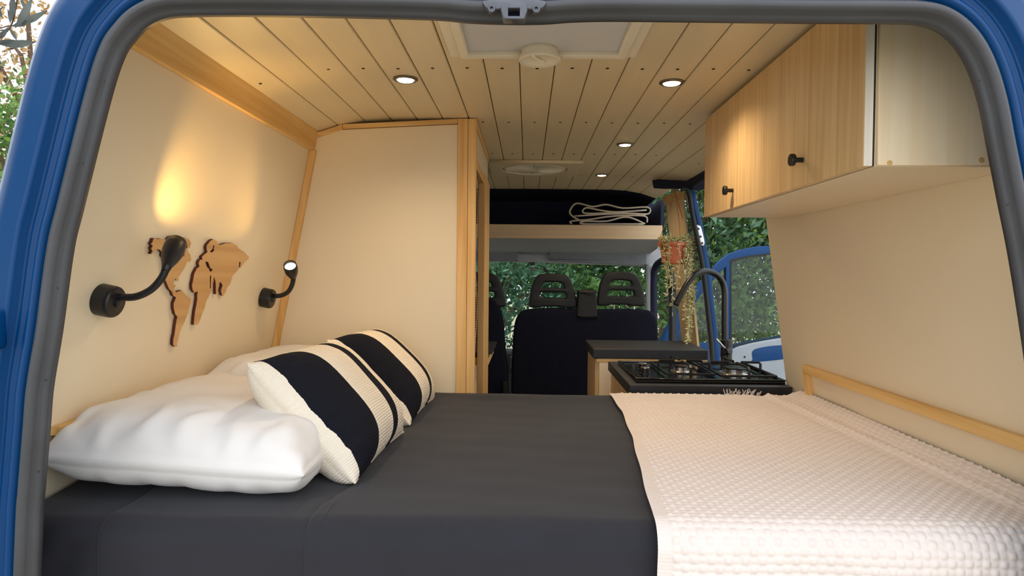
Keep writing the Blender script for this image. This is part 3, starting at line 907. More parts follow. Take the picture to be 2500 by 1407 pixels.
# ------------------------------------------------------------------ wooden world map
MAPK = 280 / 1313
def map_pts(pts):
    out = []
    for x, y in pts:
        w = on_plane(350 + x * MAPK, 560 + y * MAPK, Vector((wall_l(1.2), 0, 1.2)) + NL * 0.008, NL)
        out.append(w)
    return out
E1 = Vector((0, 1, 0)); E2 = NL.cross(E1) * -1
if E2.z < 0: E2 = -E2
org = Vector((wall_l(1.2), 1.6, 1.2))
def flat(pts): return [((p - org).dot(E1), (p - org).dot(E2)) for p in map_pts(pts)]
mp_ = thing('world_map', 'flat wooden world map cutout on left wall between reading lamps', 'wall map', on_plane(470, 700, (wall_l(1.2), 0, 1.2), NL))
americas = [(130, 105), (165, 112), (200, 110), (245, 120), (285, 126), (292, 95), (322, 82), (380, 86), (430, 100), (480, 100), (522, 115), (545, 160), (528, 210), (500, 228), (512, 262), (536, 290), (545, 345), (532, 375), (500, 368), (484, 410),
            (470, 440), (450, 472), (420, 522), (396, 555), (402, 592), (376, 585), (362, 566), (345, 600), (342, 636), (370, 640), (352, 672), (345, 695), (378, 722), (402, 710), (440, 700), (460, 725), (500, 765), (545, 795), (540, 850), (520, 902), (512, 960),
            (490, 1002), (470, 1060), (440, 1120), (420, 1170), (405, 1212), (396, 1262), (380, 1310), (390, 1340), (362, 1346), (338, 1322), (340, 1262), (355, 1200), (365, 1120), (375, 1050), (387, 1000), (362, 972), (345, 902), (345, 850), (365, 800), (372, 778),
            (340, 762), (325, 716), (292, 682), (270, 630), (250, 580), (255, 530), (247, 450), (242, 380), (236, 332), (215, 312), (220, 272), (190, 236), (150, 226), (132, 250), (82, 284), (102, 250), (86, 222), (106, 190), (82, 166), (100, 150), (112, 112)]
hudson = [(472, 160), (500, 178), (498, 214), (478, 222), (462, 320), (452, 290), (455, 235)]
africa = [(800, 115), (835, 130), (862, 182), (892, 176), (940, 160), (1020, 160), (1070, 186), (1085, 215), (1130, 246), (1165, 270), (1190, 300), (1210, 320), (1196, 350), (1160, 362), (1142, 400), (1112, 440), (1102, 432), (1112, 376), (1095, 372), (1092, 440), (1060, 490), (1020, 530),
          (1005, 580), (990, 630), (955, 665), (940, 720), (912, 764), (898, 758), (886, 700), (905, 640), (880, 600), (852, 640), (850, 742), (828, 745), (828, 640), (822, 590), (806, 540), (800, 600), (776, 690), (780, 702), (752, 760), (715, 830), (700, 900), (670, 970), (650, 1030), (625, 1090), (575, 1095),
          (580, 1020), (590, 940), (602, 880), (615, 800), (615, 745), (622, 712), (580, 725), (560, 690), (555, 640), (570, 570), (580, 510), (610, 450), (640, 426), (630, 385), (650, 346), (672, 352), (670, 312), (702, 285), (732, 262), (720, 215), (726, 180), (770, 130)]
med = [(702, 372), (738, 372), (762, 440), (792, 462), (768, 492), (722, 430)]
redsea = [(760, 530), (773, 530), (770, 678), (759, 678)]
baltic = [(800, 182), (812, 186), (802, 230), (812, 242), (780, 267), (758, 260), (790, 222)]
for nm, pts, holes in (('continent', americas, [hudson]), ('continent', africa, [med, redsea, baltic])):
    me = poly_mesh(flat(pts), [flat(h) for h in holes], 0.0075, 0.0, org + NL * 0.0012, E1, E2, NL)
    me.materials.append(M_MAP); me.materials.append(M_BURNT)
    for p in me.polygons:
        p.material_index = 0 if p.normal.dot(NL) > 0.8 else 1
    link(nm, me, None, mp_)

# ------------------------------------------------------------------ kitchen: hob counter
KX0, KY0, KY1, KZ = 0.372, 2.345, 2.975, 0.836
kit = thing('kitchen_unit', 'low kitchen unit under the hob beside the bed', 'cabinet', (0.65, 2.66, 0.0))
box('body', M_WALL, kit, KX0 + 0.035, 0.945, KY0 + 0.012, KY1 - 0.03, 0.001, KZ - 0.041)
fr_ = MB().box(KX0 + 0.012, KX0 + 0.034, KY0 + 0.012, KY1 - 0.02, 0.05, KZ - 0.041).build('side_front', M_OAK, kit, 0.001)
box('counter_rail', M_PINE_Y, kit, KX0 + 0.008, KX0 + 0.034, KY0 + 0.0005, KY0 + 0.011, 0.3, KZ - 0.041, 0.001)
w_ = box('worktop', M_WORK, None, KX0, 0.95, KY0, KY1, KZ - 0.04, KZ, 0.003)
tag(w_, 'black worktop slab that holds the gas hob', 'worktop')
# hob
HX0, HX1, HY0, HY1 = KX0 + 0.03, 0.945, KY0 + 0.05, KY1 - 0.10
hob = thing('gas_hob', 'black two burner gas hob with pan supports and two knobs', 'hob', ((HX0 + HX1) / 2, (HY0 + HY1) / 2, KZ))
box('hob_plate', M_HOB, hob, HX0, HX1, HY0, HY1, KZ + 0.0003, KZ + 0.011, 0.004)
ring('raised_rim', M_HOB, hob, HX0, HX1, HY0, HY1, 0.014, KZ + 0.011, KZ + 0.017, 0.002)
HZ = KZ + 0.011
for x, y in ((0.462, 2.545), (0.472, 2.66)):
    k = MB().lathe([(0.021, 0), (0.0205, 0.004), (0.0165, 0.005), (0.0165, 0.024), (0.0155, 0.0255)], (x, y, HZ), (0, 0, 1), 24).build('knob', M_BLACK, hob, 0, False)
    MB().lathe([(0.0168, 0.0215), (0.0172, 0.0225), (0.0172, 0.0245), (0.016, 0.0262)], (x, y, HZ), (0, 0, 1), 24).build('chrome_ring', M_CHROME, k)
def burner(x, y, r):
    t = MB().lathe([(r * 1.5, 0), (r * 1.45, 0.003), (r * 1.05, 0.004), (r * 1.0, 0.004), (r * 1.0, 0.016), (r * 0.9, 0.016)], (x, y, HZ), (0, 0, 1), 30).build('burner', M_CHROME, hob, 0, False)
    MB().lathe([(r * 0.94, 0.0162), (r * 1.02, 0.018), (r * 1.02, 0.021), (r * 0.96, 0.023), (0.001, 0.023)], (x, y, HZ), (0, 0, 1), 30).build('burner_cap', M_BLACKM, t)
B1, B2 = (0.618, 2.63), (0.825, 2.60)
burner(*B1, 0.026); burner(*B2, 0.042)
def grate(cx, cy, h, wx, wy, fx):
    t = MB()
    zb, zt = HZ + 0.0005, HZ + h
    b = 0.0042
    ring_z = HZ + 0.012
    t.box(cx - wx, cx + wx, cy - wy - b, cy - wy + b, ring_z - b, ring_z + b)
    t.box(cx - wx, cx + wx, cy + wy - b, cy + wy + b, ring_z - b, ring_z + b)
    t.box(cx - wx - b, cx - wx + b, cy - wy, cy + wy, ring_z - b, ring_z + b)
    t.box(cx + wx - b, cx + wx + b, cy - wy, cy + wy, ring_z - b, ring_z + b)
    gr = t.build('pan_support', M_BLACKM, hob, 0.001)
    for dx, dy in ((1, 0), (-1, 0), (0, 1), (0, -1)):
        o_ = Vector((cx + dx * wx, cy + dy * wy, ring_z)); i_ = Vector((cx + dx * 0.024, cy + dy * 0.024, zt))
        pts = [o_ + Vector((0, 0, -0.011)), o_ + Vector((0, 0, zt - ring_z - 0.006)), o_ * 0.93 + i_ * 0.07, i_]
        pts[2].z = zt
        MB().tube(pts, 0.0052, 6).build('finger', M_BLACKM, gr)
    return gr
grate(B1[0], B1[1], 0.042, 0.088, 0.165, 1)
grate(B2[0], B2[1], 0.042, 0.100, 0.165, 1)

# kitchen tap
tp = on_z(1773, 888, KZ)
tap = thing('kitchen_tap', 'tall matt black gooseneck tap behind the hob', 'tap', (tp.x, tp.y, KZ))
MB().lathe([(0.029, 0), (0.029, 0.004), (0.025, 0.006), (0.0245, 0.105), (0.022, 0.108), (0.014, 0.109)], (tp.x, tp.y, KZ + 0.0005), (0, 0, 1), 28).build('body', M_BLACKM, tap, 0, False)
Yt = tp.y
pts = [at(1769, 838, Yt), at(1769, 760, Yt), at(1768, 705, Yt), at(1755, 676, Yt - 0.01), at(1728, 663, Yt - 0.02), at(1700, 669, Yt - 0.04), at(1680, 690, Yt - 0.05), at(1662, 722, Yt - 0.06), at(1650, 745, Yt - 0.065)]
MB().tube(smooth_path(pts, 6), 0.0135, 16).build('spout', M_BLACKM, tap, 0, True)
hb = at(1777, 858, Yt - 0.03)
hl = MB().lathe([(0.0005, -0.02), (0.014, -0.019), (0.0155, -0.015), (0.0155, 0.012), (0.013, 0.016), (0.0005, 0.017)], hb, (0.35, -0.9, 0.1), 24).build('lever_hub', M_BLACKM, tap, 0, False)
MB().tube([hb, at(1764, 845, Yt - 0.045), at(1749, 828, Yt - 0.055)], [0.005, 0.005, 0.0042], 10).build('lever', M_CHROME, hl, 0, True)

# frayed white towel fringe hanging on the counter edge
fr = thing('towel_fringe', 'frayed white fringe poking up behind the blanket edge', 'towel', (0.74, KY0 - 0.012, Z_BED))
box('towel_edge', M_BLANKET, fr, at(1775, 970, 2.33).x, at(1850, 970, 2.33).x, KY0 - 0.016, KY0 - 0.006, 0.70, 0.802, 0.003)
rr = random.Random(5)
m = MB()
for i in range(34):
    x = at(1772 + rr.random() * 80, 970, 2.33).x
    a = Vector((x, KY0 - 0.010, 0.800)); d = Vector((rr.uniform(-0.018, 0.018), rr.uniform(-0.006, 0.003), rr.uniform(0.014, 0.03)))
    m.tube([a, a + d * 0.6, a + d], [0.0026, 0.0024, 0.0014], 5)
m.build('threads', M_BLANKET, fr)

# ------------------------------------------------------------------ second cabinet with worktop by the sliding door
SX0, SX1, SY0, SY1, SZ = 0.312, 0.845, 3.05, 3.47, 0.884
c2 = thing('galley_cabinet', 'white fronted cabinet below the higher black worktop', 'cabinet', (0.58, 3.26, 0.0))
box('body', M_WALL, c2, SX0 + 0.045, SX1 - 0.01, SY0 + 0.02, SY1 - 0.005, 0.001, SZ - 0.064)
box('top_rail', M_PINE_X, c2, SX0 + 0.016, SX1 - 0.004, SY0 + 0.006, SY0 + 0.019, SZ - 0.063, SZ - 0.046, 0.002)
box('rear_panel', M_WALL, c2, SX0 + 0.03, SX1 - 0.02, SY0 + 0.008, SY0 + 0.019, 0.001, SZ - 0.064)
box('side_door', M_OAK, c2, SX0 + 0.012, SX0 + 0.03, SY0 + 0.02, SY1 - 0.03, 0.45, SZ - 0.05, 0.001)
box('plinth', M_BLACK, c2, SX0 + 0.012, SX0 + 0.03, SY0 + 0.02, SY1 - 0.03, 0.001, 0.448)
w_ = box('worktop', M_WORK, None, SX0, SX1, SY0, SY1, SZ - 0.045, SZ, 0.004)
tag(w_, 'higher black worktop below the hanging plant', 'worktop')
# side table by the wardrobe
c3 = thing('side_counter', 'narrow black topped counter tucked behind the wardrobe', 'counter', (-0.5, 3.3, 0.0))
box('counter_top', M_WORK, c3, wall_l(0.85) + 0.01, -0.158, WY1 + 0.03, 3.55, 0.852, 0.862, 0.002)
box('counter_rail', M_PINE_X, c3, wall_l(0.85) + 0.02, -0.176, WY1 + 0.035, 3.54, 0.80, 0.835, 0.001)
box('counter_spacer', M_BLACK, c3, wall_l(0.85) + 0.02, -0.20, WY1 + 0.05, 3.53, 0.835, 0.852)
box('counter_body', M_WALL, c3, wall_l(0.4) + 0.04, -0.26, WY1 + 0.05, 3.53, 0.001, 0.80)

# ------------------------------------------------------------------ overhead cab shelf and folded blanket
YS = 4.2
zs1 = at(1400, 549, YS).z; zs0 = at(1400, 583, YS).z
shelf = thing('cab_shelf', 'pale wooden shelf above the cab holding folded throws', 'shelf', (0.03, YS + 0.1, zs0))
box('front_board', M_PALE, shelf, -0.80, 0.86, YS, YS + 0.018, zs0, zs1, 0.003)
box('shelf_board', M_PINE_X, shelf, -0.80, 0.86, YS + 0.019, 4.74, zs1 - 0.03, zs1 - 0.012)
cav = MB().box(-0.86, 0.90, 4.75, 4.77, zs0, 1.80).build('wall_front', M_NAVY)
tag(cav, 'dark navy lining at the back of the overhead shelf', 'wall', kind='structure')
m = MB()
nn = 24
for i in range(nn):
    a = xl + (xr - xl) * i / nn; b = xl + (xr - xl) * (i + 1) / nn
    m.add([(a, Y_END + 0.001, ceil_z(a) + 0.004), (b, Y_END + 0.001, ceil_z(b) + 0.004), (b, 4.76, ceil_z(b) - 0.02), (a, 4.76, ceil_z(a) - 0.02)], [(0, 1, 2, 3)])
o = m.build('cab_ceiling', M_NAVY)
tag(o, 'dark navy lining over the cab shelf', 'ceiling', kind='structure')
for s_, x in ((-1, -0.80), (1, 0.862)):
    o = box('wall_cab', M_NAVY, None, x - 0.01, x + 0.01, Y_END + 0.02, 4.74, zs1, 1.71)
    tag(o, 'dark navy side lining of overhead shelf, %s end' % ('wardrobe' if s_ < 0 else 'hanging plant'), 'wall', kind='structure')
fb = thing('folded_throw', 'folded dark blue throw with pale hem on the cab shelf', 'throw', (0.5, YS + 0.2, zs1 - 0.012))
K5x, K5y = 600 / 1456, 580 / 1407
def c5(pts, Y): return [at(1150 + x * K5x, 420 + y * K5y, Y) for x, y in pts]
for pts in ([(640, 285), (600, 262), (585, 232), (625, 186), (720, 205), (800, 193), (900, 214), (1045, 209), (1050, 248), (950, 246), (800, 250), (610, 262)],
            [(1040, 226), (860, 237), (760, 226), (684, 212), (660, 236), (700, 246), (860, 243), (1036, 252)],
            [(596, 308), (592, 292), (700, 282), (800, 266), (900, 259), (1030, 262), (1042, 300)],
            [(1030, 308), (960, 276), (900, 268), (800, 292), (672, 292), (655, 307), (800, 309), (1020, 309)]):
    p = smooth_path(c5(pts, YS + 0.045), 4)
    vs = []
    for q in p:
        vs += [q, q + Vector((0, 0.30, 0))]
    ly = MB().add(vs, [(2 * i, 2 * i + 1, 2 * i + 3, 2 * i + 2) for i in range(len(p) - 1)]).build('fold_layer', M_NAVY, fb, 0, True)
    md = ly.modifiers.new('thickness', 'SOLIDIFY'); md.thickness = 0.012; md.offset = 0
    MB().tube(p, 0.0055, 8).build('hem', M_HEM, ly, 0, True)

# ------------------------------------------------------------------ cab: headliner, visors, windscreen, pillars
YW = 4.82
o = MB().add([(-0.9, YS + 0.02, zs0 + 0.0), (0.9, YS + 0.02, zs0), (0.9, YW, at(0, 606, YW).z), (-0.9, YW, at(0, 606, YW).z),
              (-0.9, YS + 0.02, zs0 - 0.004), (0.9, YS + 0.02, zs0 - 0.004), (0.9, YW, at(1300, 606, YW).z - 0.01), (-0.9, YW, at(1300, 606, YW).z - 0.01)],
             [(0, 1, 2, 3), (7, 6, 5, 4), (0, 4, 5, 1), (1, 5, 6, 2), (2, 6, 7, 3), (3, 7, 4, 0)]).build('ceiling_cab', M_GREY)
tag(o, 'grey cloth headlining over the cab', 'ceiling', kind='structure')
hl_ = panel('trim_6', M_GREY, None, px_poly([(900, 588), (1400, 590), (1600, 596), (1620, 600), (1620, 640), (1590, 652), (1500, 648), (1300, 641), (900, 636)], YW), [], YW, 0.03, 0.006)
tag(hl_, 'grey header panel above the windscreen', 'trim', kind='structure')
def visor(pts, label):
    t = thing('sun_visor', label, 'visor', at(sum(p[0] for p in pts) / len(pts), pts[0][1], YW - 0.03))
    panel('visor_pad', M_GREYD, t, px_smooth(pts, YW - 0.05, 4), [], YW - 0.04, 0.022, 0.006, True)
    p = at(pts[0][0] + 12, pts[0][1] + 3, YW - 0.03)
    MB().tube([p + Vector((0, 0, -0.01)), p + Vector((0, 0.028, 0.012))], 0.006, 8).build('visor_hinge', M_GREY, t)
visor([(1000, 598), (1120, 599), (1258, 601), (1263, 606), (1263, 634), (1255, 638), (1120, 637), (1000, 636)], 'grey sun visor on the driver side beside the wardrobe')
visor([(1346, 603), (1450, 606), (1570, 610), (1578, 616), (1579, 644), (1570, 649), (1450, 643), (1348, 637), (1342, 630), (1342, 608)], 'grey wide sun visor above the passenger headrests')
dl = thing('dome_light', 'grey cab dome light between the sun visors', 'light', at(1303, 606, YW - 0.02))
panel('housing', M_GREYD, dl, px_smooth([(1272, 602), (1336, 603), (1339, 608), (1338, 619), (1334, 622), (1274, 620), (1270, 616), (1269, 606)], YW - 0.05, 4), [], YW - 0.03, 0.025, 0.004, True)
panel('lens', M_FROST, dl, px_poly([(1288, 608), (1322, 609), (1322, 614), (1288, 613)], YW - 0.05), [], YW - 0.034, 0.004, 0.001)

zb = 0.62
wt = at(1286, 640, YW).z
o = MB().add([(-0.90, YW + 0.01, wt + 0.02), (0.93, YW + 0.01, wt + 0.02), (0.97, 5.45, zb), (-0.94, 5.45, zb)], [(0, 1, 2, 3)]).build('window_1', M_WIND)
tag(o, 'green tinted windscreen seen past the front seats', 'windscreen', kind='structure')
# mirror on windscreen
mi = thing('rear_view_mirror', 'small dark mirror mount hanging at top of windscreen', 'mirror', at(1300, 648, YW))
MB().box(*(lambda a, b: (a.x, b.x, YW + 0.0, YW + 0.02, b.z, a.z))(at(1294, 641, YW), at(1306, 648, YW))).build('mirror_mount', M_BLACK, mi, 0.003)
panel('mirror_back', M_GREYD, mi, px_smooth([(1293, 655), (1300, 652), (1307, 656), (1305, 662), (1296, 662)], YW, 4), [], YW - 0.01, 0.02, 0.004, True)
# A pillar and door opening frame (passenger side)
van_front = thing('cab_frame', 'dark blue door frame around the open passenger doorway', 'door frame', (0.95, 4.75, 0.0), kind='structure')
pts = [at(1600, 960, 4.78), at(1598, 830, 4.78), at(1596, 730, 4.78), at(1597, 670, 4.78), at(1603, 648, 4.74), at(1618, 636, 4.62), at(1640, 630, 4.4), at(1668, 622, 4.1)]
MB().tube(smooth_path(pts, 6), 0.024, 12).build('opening_frame', M_NAVY, van_front, 0, True)
pts = [at(1588, 960, 4.80), at(1586, 800, 4.80), at(1585, 700, 4.80), at(1584, 645, 4.80)]
MB().tube(smooth_path(pts, 4), 0.022, 10).build('pillar_cover', M_GREY, van_front, 0, True)
lp = [(-0.92, 5.45, zb), (-0.90, YW + 0.01, wt + 0.02)]
MB().tube(lp, 0.035, 10).build('pillar_cover', M_GREY, van_front, 0, True)
# dashboard
dsh = thing('dashboard', 'dark dashboard below the windscreen', 'dashboard', (0, 5.2, 0.3))
MB().hexa([(-0.9, 4.95, 0.25), (0.92, 4.95, 0.25), (0.94, 5.5, 0.25), (-0.92, 5.5, 0.25), (-0.9, 5.05, 0.64), (0.92, 5.05, 0.64), (0.94, 5.5, 0.60), (-0.92, 5.5, 0.60)]).build('dash_body', M_SEATP, dsh, 0.03)
box('dash_vent', M_BLACK, dsh, -0.12, 0.10, 4.96, 5.04, 0.50, 0.60, 0.01)
MB().hexa([(-0.9, 5.46, -0.2), (0.92, 5.46, -0.2), (0.9, 6.2, -0.2), (-0.9, 6.2, -0.2), (-0.9, 5.47, 0.60), (0.92, 5.47, 0.60), (0.85, 6.15, 0.28), (-0.85, 6.15, 0.28)]).build('bonnet', M_BLUE, van, 0.04, True)

# B pillar, sliding door header, inner panel
bp_ = thing('sliding_door_frame', 'blue door jamb and header of the open sliding doorway', 'door frame', (0.88, 3.35, 0.0), kind='structure')
YB = 3.33
jo = px_poly([(1684, 466), (1697, 466), (1718, 560), (1734, 653), (1746, 760), (1753, 820), (1759, 882), (1764, 1000), (1764, 1250), (1740, 1250), (1744, 1000), (1744, 882), (1736, 780), (1721, 653), (1706, 560)], YB)
panel('jamb', M_BLUE, bp_, jo, [], YB, 0.10, 0.004, True)
pts = [at(1662, 462, YB), at(1680, 466, YB), (at(1690, 520, YB)), at(1702, 580, YB), at(1716, 653, YB), at(1731, 780, YB), at(1740, 882, YB), at(1742, 1000, YB), at(1742, 1200, YB)]
MB().tube(smooth_path(pts, 5), 0.0125, 12).build('jamb_seal', M_RUBBER2, bp_, 0, True)
stp = panel('latch_striker', M_CHROME, bp_, px_smooth([(1699, 553), (1705, 551), (1711, 556), (1719, 590), (1717, 600), (1712, 600), (1706, 592)], YB, 4), [], YB - 0.008, 0.007, 0.002, True)
for x, y in ((1705, 559), (1710, 578), (1714, 594)):
    MB().lathe([(0.006, 0), (0.006, 0.002), (0.003, 0.002)], at(x, y, YB - 0.008), (0, -1, 0), 12).build('hole', M_BLACK, stp)
hd = [(at(1597, 452, 3.62), 3.62)]
pts = [Vector((0.845, 2.44, 1.70)), Vector((0.845, 3.0, 1.705)), Vector((0.84, 3.25, 1.70)), Vector((0.825, 3.38, 1.685)), at(1650, 452, 3.5), at(1600, 452, 3.62)]
m = MB()
sp2 = smooth_path(pts, 6)
for a, b in zip(sp2[:-1], sp2[1:]):
    pass
vs = []; fs = []
for q in sp2:
    vs += [q + Vector((-0.02, 0, 0.028)), q + Vector((0.06, 0, 0.028)), q + Vector((0.06, 0, -0.022)), q + Vector((-0.012, 0, -0.018))]
nq = len(sp2)
for i in range(nq - 1):
    for k in range(4):
        fs.append((4 * i + k, 4 * i + (k + 1) % 4, 4 * i + 4 + (k + 1) % 4, 4 * i + 4 + k))
fs += [(0, 1, 2, 3), tuple(4 * (nq - 1) + k for k in range(4))]
m.add(vs, fs).build('header_rail', M_NAVY, bp_, 0.004)
# inner wooden panel of the pillar
def quad_slab(name, m_, parent, p, t):
    P = [Vector(q) for q in p]
    n_ = (P[1] - P[0]).cross(P[3] - P[0]).normalized() * t
    return MB().hexa([P[0], P[1], P[2], P[3], P[0] + n_, P[1] + n_, P[2] + n_, P[3] + n_]).build(name, m_, parent, 0.002)
ip = thing('pillar_panel', 'pale plywood panel lining the pillar behind hanging plant', 'panel', (0.85, 3.5, 0.8))
quad_slab('panel_board', M_PALEZ, ip, [at(1664, 468, 3.40), at(1700, 653, 3.36), at(1724, 852, 3.36), at(1728, 1100, 3.36)][:1] + [at(1728, 1100, 3.36), at(1690, 1050, 3.72), at(1624, 486, 3.80)], 0.012)
quad_slab('panel_top', M_PINE_X, ip, [at(1662, 464, 3.395), at(1668, 486, 3.39), at(1622, 500, 3.78), at(1616, 480, 3.79)], 0.016)
# seat belt
sb = thing('seat_belt', 'black seat belt hanging beside the open passenger doorway', 'seat belt', at(1648, 960, 3.95))
for x0, x1, Yv in ((1648, 1646, 3.95), (1636, 1638, 3.98)):
    a, b = at(x0, 640, Yv), at(x1, 960, Yv)
    MB().hexa([b + Vector((-0.012, 0, 0)), b + Vector((0.012, 0.004, 0)), b + Vector((0.012, 0.006, 0)), b + Vector((-0.012, 0.002, 0)), a + Vector((-0.012, 0, 0)), a + Vector((0.012, 0.004, 0)), a + Vector((0.012, 0.006, 0)), a + Vector((-0.012, 0.002, 0))]).build('strap', M_BLACK, sb)
MB().box(*(lambda a: (a.x - 0.025, a.x + 0.02, 3.93, 3.99, a.z - 0.05, a.z + 0.02))(at(1650, 690, 3.95))).build('belt_guide', M_BLACK, sb, 0.006)

# ------------------------------------------------------------------ hanging plant
YP = 3.42
pc = at(1646, 592, YP); pb = at(1646, 645, YP)
pot = thing('hanging_plant', 'trailing string succulent in a hanging terracotta pot', 'plant', (pc.x, YP, pb.z))
rT = (at(1690, 592, YP).x - at(1610, 592, YP).x) / 2
hgt = pc.z - pb.z
potm = MB().lathe([(rT * 0.66, 0), (rT * 0.70, 0.004), (rT * 0.86, hgt * 0.82), (rT * 0.98, hgt * 0.84), (rT * 1.0, hgt), (rT * 0.92, hgt), (rT * 0.84, hgt * 0.84)], (pc.x, YP, pb.z), (0, 0, 1), 30).build('pot', M_TERRA, pot, 0, False)
MB().lathe([(rT * 0.84, hgt * 0.88), (rT * 0.5, hgt * 0.93), (0.001, hgt * 0.94)], (pc.x, YP, pb.z), (0, 0, 1), 24).build('soil', M_FLOOR, pot)
hk = at(1648, 468, YP)
for a in (2.9, 0.3, 4.9):
    e = Vector((pc.x + rT * 0.97 * math.cos(a), YP + rT * 0.97 * math.sin(a), pc.z - 0.004))
    MB().tube([e, e * 0.5 + hk * 0.5 + Vector((0.004, 0, 0)), hk], 0.0016, 6).build('hanger_string', M_STRING, pot)
MB().lathe([(0.006, 0), (0.008, 0.012), (0.003, 0.016)], hk, (0, 0, 1), 10).build('hook', M_STRING, pot)
rr = random.Random(11)
leafq = []
def vine(px0, px1, yend, Yo, dens):
    a = at(px0, 590, YP)
    ang = math.atan2(Yo, a.x - pc.x)
    st = Vector((pc.x + rT * 0.5 * math.cos(ang), YP + rT * 0.5 * math.sin(ang), pc.z + 0.004))
    rim = Vector((pc.x + rT * 1.05 * math.cos(ang), YP + rT * 1.05 * math.sin(ang), pc.z + 0.012))
    end = at(px1, yend, YP); end.y = rim.y + rr.uniform(-0.02, 0.02)
    n = max(3, int((yend - 590) / 22))
    pts = [st, (st + rim) / 2 + Vector((0, 0, 0.018)), rim]
    for k in range(1, n + 1):
        t = k / n
        q = rim.lerp(end, t)
        q += Vector((math.sin(t * 9 + px0) * 0.006, math.cos(t * 7 + px0) * 0.006, 0))
        pts.append(q)
    p = smooth_path(pts, 4)
    v = MB().tube(p, 0.0013, 5).build('vine', M_VINE, pot)
    m = MB()
    for q in p:
        for _ in range(dens):
            d = Vector((rr.gauss(0, 1), rr.gauss(0, 1), rr.gauss(-0.2, 0.6))).normalized()
            s1 = rr.uniform(0.012, 0.021)
            c_ = q + d * s1 * 0.6
            w_ = d.cross(Vector((rr.gauss(0, 1), rr.gauss(0, 1), 1))).normalized() * s1 * 0.32
            u_ = d.cross(w_).normalized() * s1 * 0.22
            m.add([q, c_ + w_, c_ - w_, q + d * s1 * 1.4, c_ + u_, c_ - u_], [(0, 1, 4), (0, 4, 2), (3, 4, 1), (3, 2, 4), (0, 5, 1), (0, 2, 5), (3, 1, 5), (3, 5, 2)])
    lf = m.build('leaves', M_VINE, v)
    lf['kind'] = 'stuff'
for a in ((1630, 1626, 720, -0.03, 2), (1636, 1634, 745, -0.04, 1), (1650, 1644, 700, -0.05, 1), (1655, 1652, 735, -0.03, 1), (1662, 1668, 780, -0.04, 2), (1668, 1672, 862, -0.05, 2), (1672, 1676, 840, -0.03, 2), (1676, 1684, 770, -0.04, 2),
          (1680, 1686, 800, -0.02, 2), (1684, 1692, 720, -0.03, 2), (1688, 1690, 760, 0.01, 2), (1690, 1694, 690, -0.01, 2), (1660, 1664, 690, -0.05, 1), (1625, 1628, 680, -0.02, 1), (1688, 1700, 650, -0.02, 2), (1676, 1680, 740, 0.02, 2), (1664, 1668, 610, 0.02, 2), (1640, 1640, 620, 0.02, 2), (1674, 1678, 800, -0.045, 2), (1666, 1676, 830, -0.035, 2), (1682, 1688, 745, -0.035, 2), (1686, 1694, 700, -0.03, 2), (1670, 1682, 720, -0.05, 2), (1634, 1630, 700, -0.035, 2)):
    vine(*a)
m = MB()
for i in range(420):
    a = rr.uniform(0, 2 * math.pi); r_ = rT * math.sqrt(rr.random()) * 1.02
    q = Vector((pc.x + r_ * math.cos(a) + 0.012, YP + r_ * math.sin(a), pc.z + rr.uniform(-0.005, 0.022)))
    d = Vector((rr.gauss(0, 1), rr.gauss(0, 1), rr.gauss(0.2, 0.6))).normalized(); s1 = rr.uniform(0.010, 0.018)
    w_ = d.cross(Vector((rr.gauss(0, 1), rr.gauss(0, 1), 1))).normalized() * s1 * 0.3
    u_ = d.cross(w_).normalized() * s1 * 0.2
    c_ = q + d * s1 * 0.6
    m.add([q, c_ + w_, c_ - w_, q + d * s1 * 1.4, c_ + u_, c_ - u_], [(0, 1, 4), (0, 4, 2), (3, 4, 1), (3, 2, 4), (0, 5, 1), (0, 2, 5), (3, 1, 5), (3, 5, 2)])
lf = m.build('foliage', M_VINE, pot); lf['kind'] = 'stuff'

# ------------------------------------------------------------------ front seats
YC = 4.0
def seat_back(pts, label, name, x0, x1, thick=0.13):
    t = thing(name, label, 'seat', ((x0 + x1) / 2, YC + 0.2, 0.0))
    panel('backrest', M_SEAT, t, px_smooth(pts, YC, 4), [], YC, thick, 0.02, True)
    box('seat_cushion', M_SEAT, t, x0, x1, YC + 0.03, YC + 0.55, 0.30, 0.46, 0.03)
    box('seat_base', M_SEATP, t, x0 + 0.05, x1 - 0.05, YC + 0.05, YC + 0.5, 0.001, 0.30, 0.01)
    return t
hr_o = [(345, 795), (348, 740), (362, 670), (388, 620), (425, 604), (480, 601), (540, 606), (582, 628), (606, 680), (622, 740), (628, 790), (615, 806), (545, 806), (520, 799), (430, 798), (412, 804), (362, 804)]
hr_h = [[(416, 682), (424, 662), (442, 652), (480, 650), (526, 654), (545, 664), (551, 684), (540, 690), (480, 687), (424, 689)],
        [(404, 740), (407, 720), (418, 712), (480, 712), (552, 714), (563, 724), (565, 744), (555, 752), (480, 750), (412, 748)]]
def inset(q):
    mx, my = sum(p[0] for p in q) / len(q), sum(p[1] for p in q) / len(q)
    return [(x - 2 * math.copysign(1, x - mx), y - 2 * math.copysign(1, y - my) if abs(y - my) > 10 else y) for x, y in q]
def headrest(parent, dx, dy, Y):
    def cv(pts): return [(1150 + (x + dx) * K5x, 420 + (y + dy) * K5y) for x, y in pts]
    h = panel('headrest', M_SEATP, parent, px_smooth(cv(hr_o), Y, 4), [px_smooth(cv(inset(q)), Y, 3) for q in hr_h], Y, 0.07, 0.010, True)
    for x in (440, 560):
        a = at(1150 + (x + dx) * K5x, 420 + (800 + dy) * K5y, Y + 0.04)
        MB().tube([a + Vector((0, 0, 0.02)), a - Vector((0, 0, 0.06))], 0.006, 10).build('headrest_rod', M_CHROME, h)
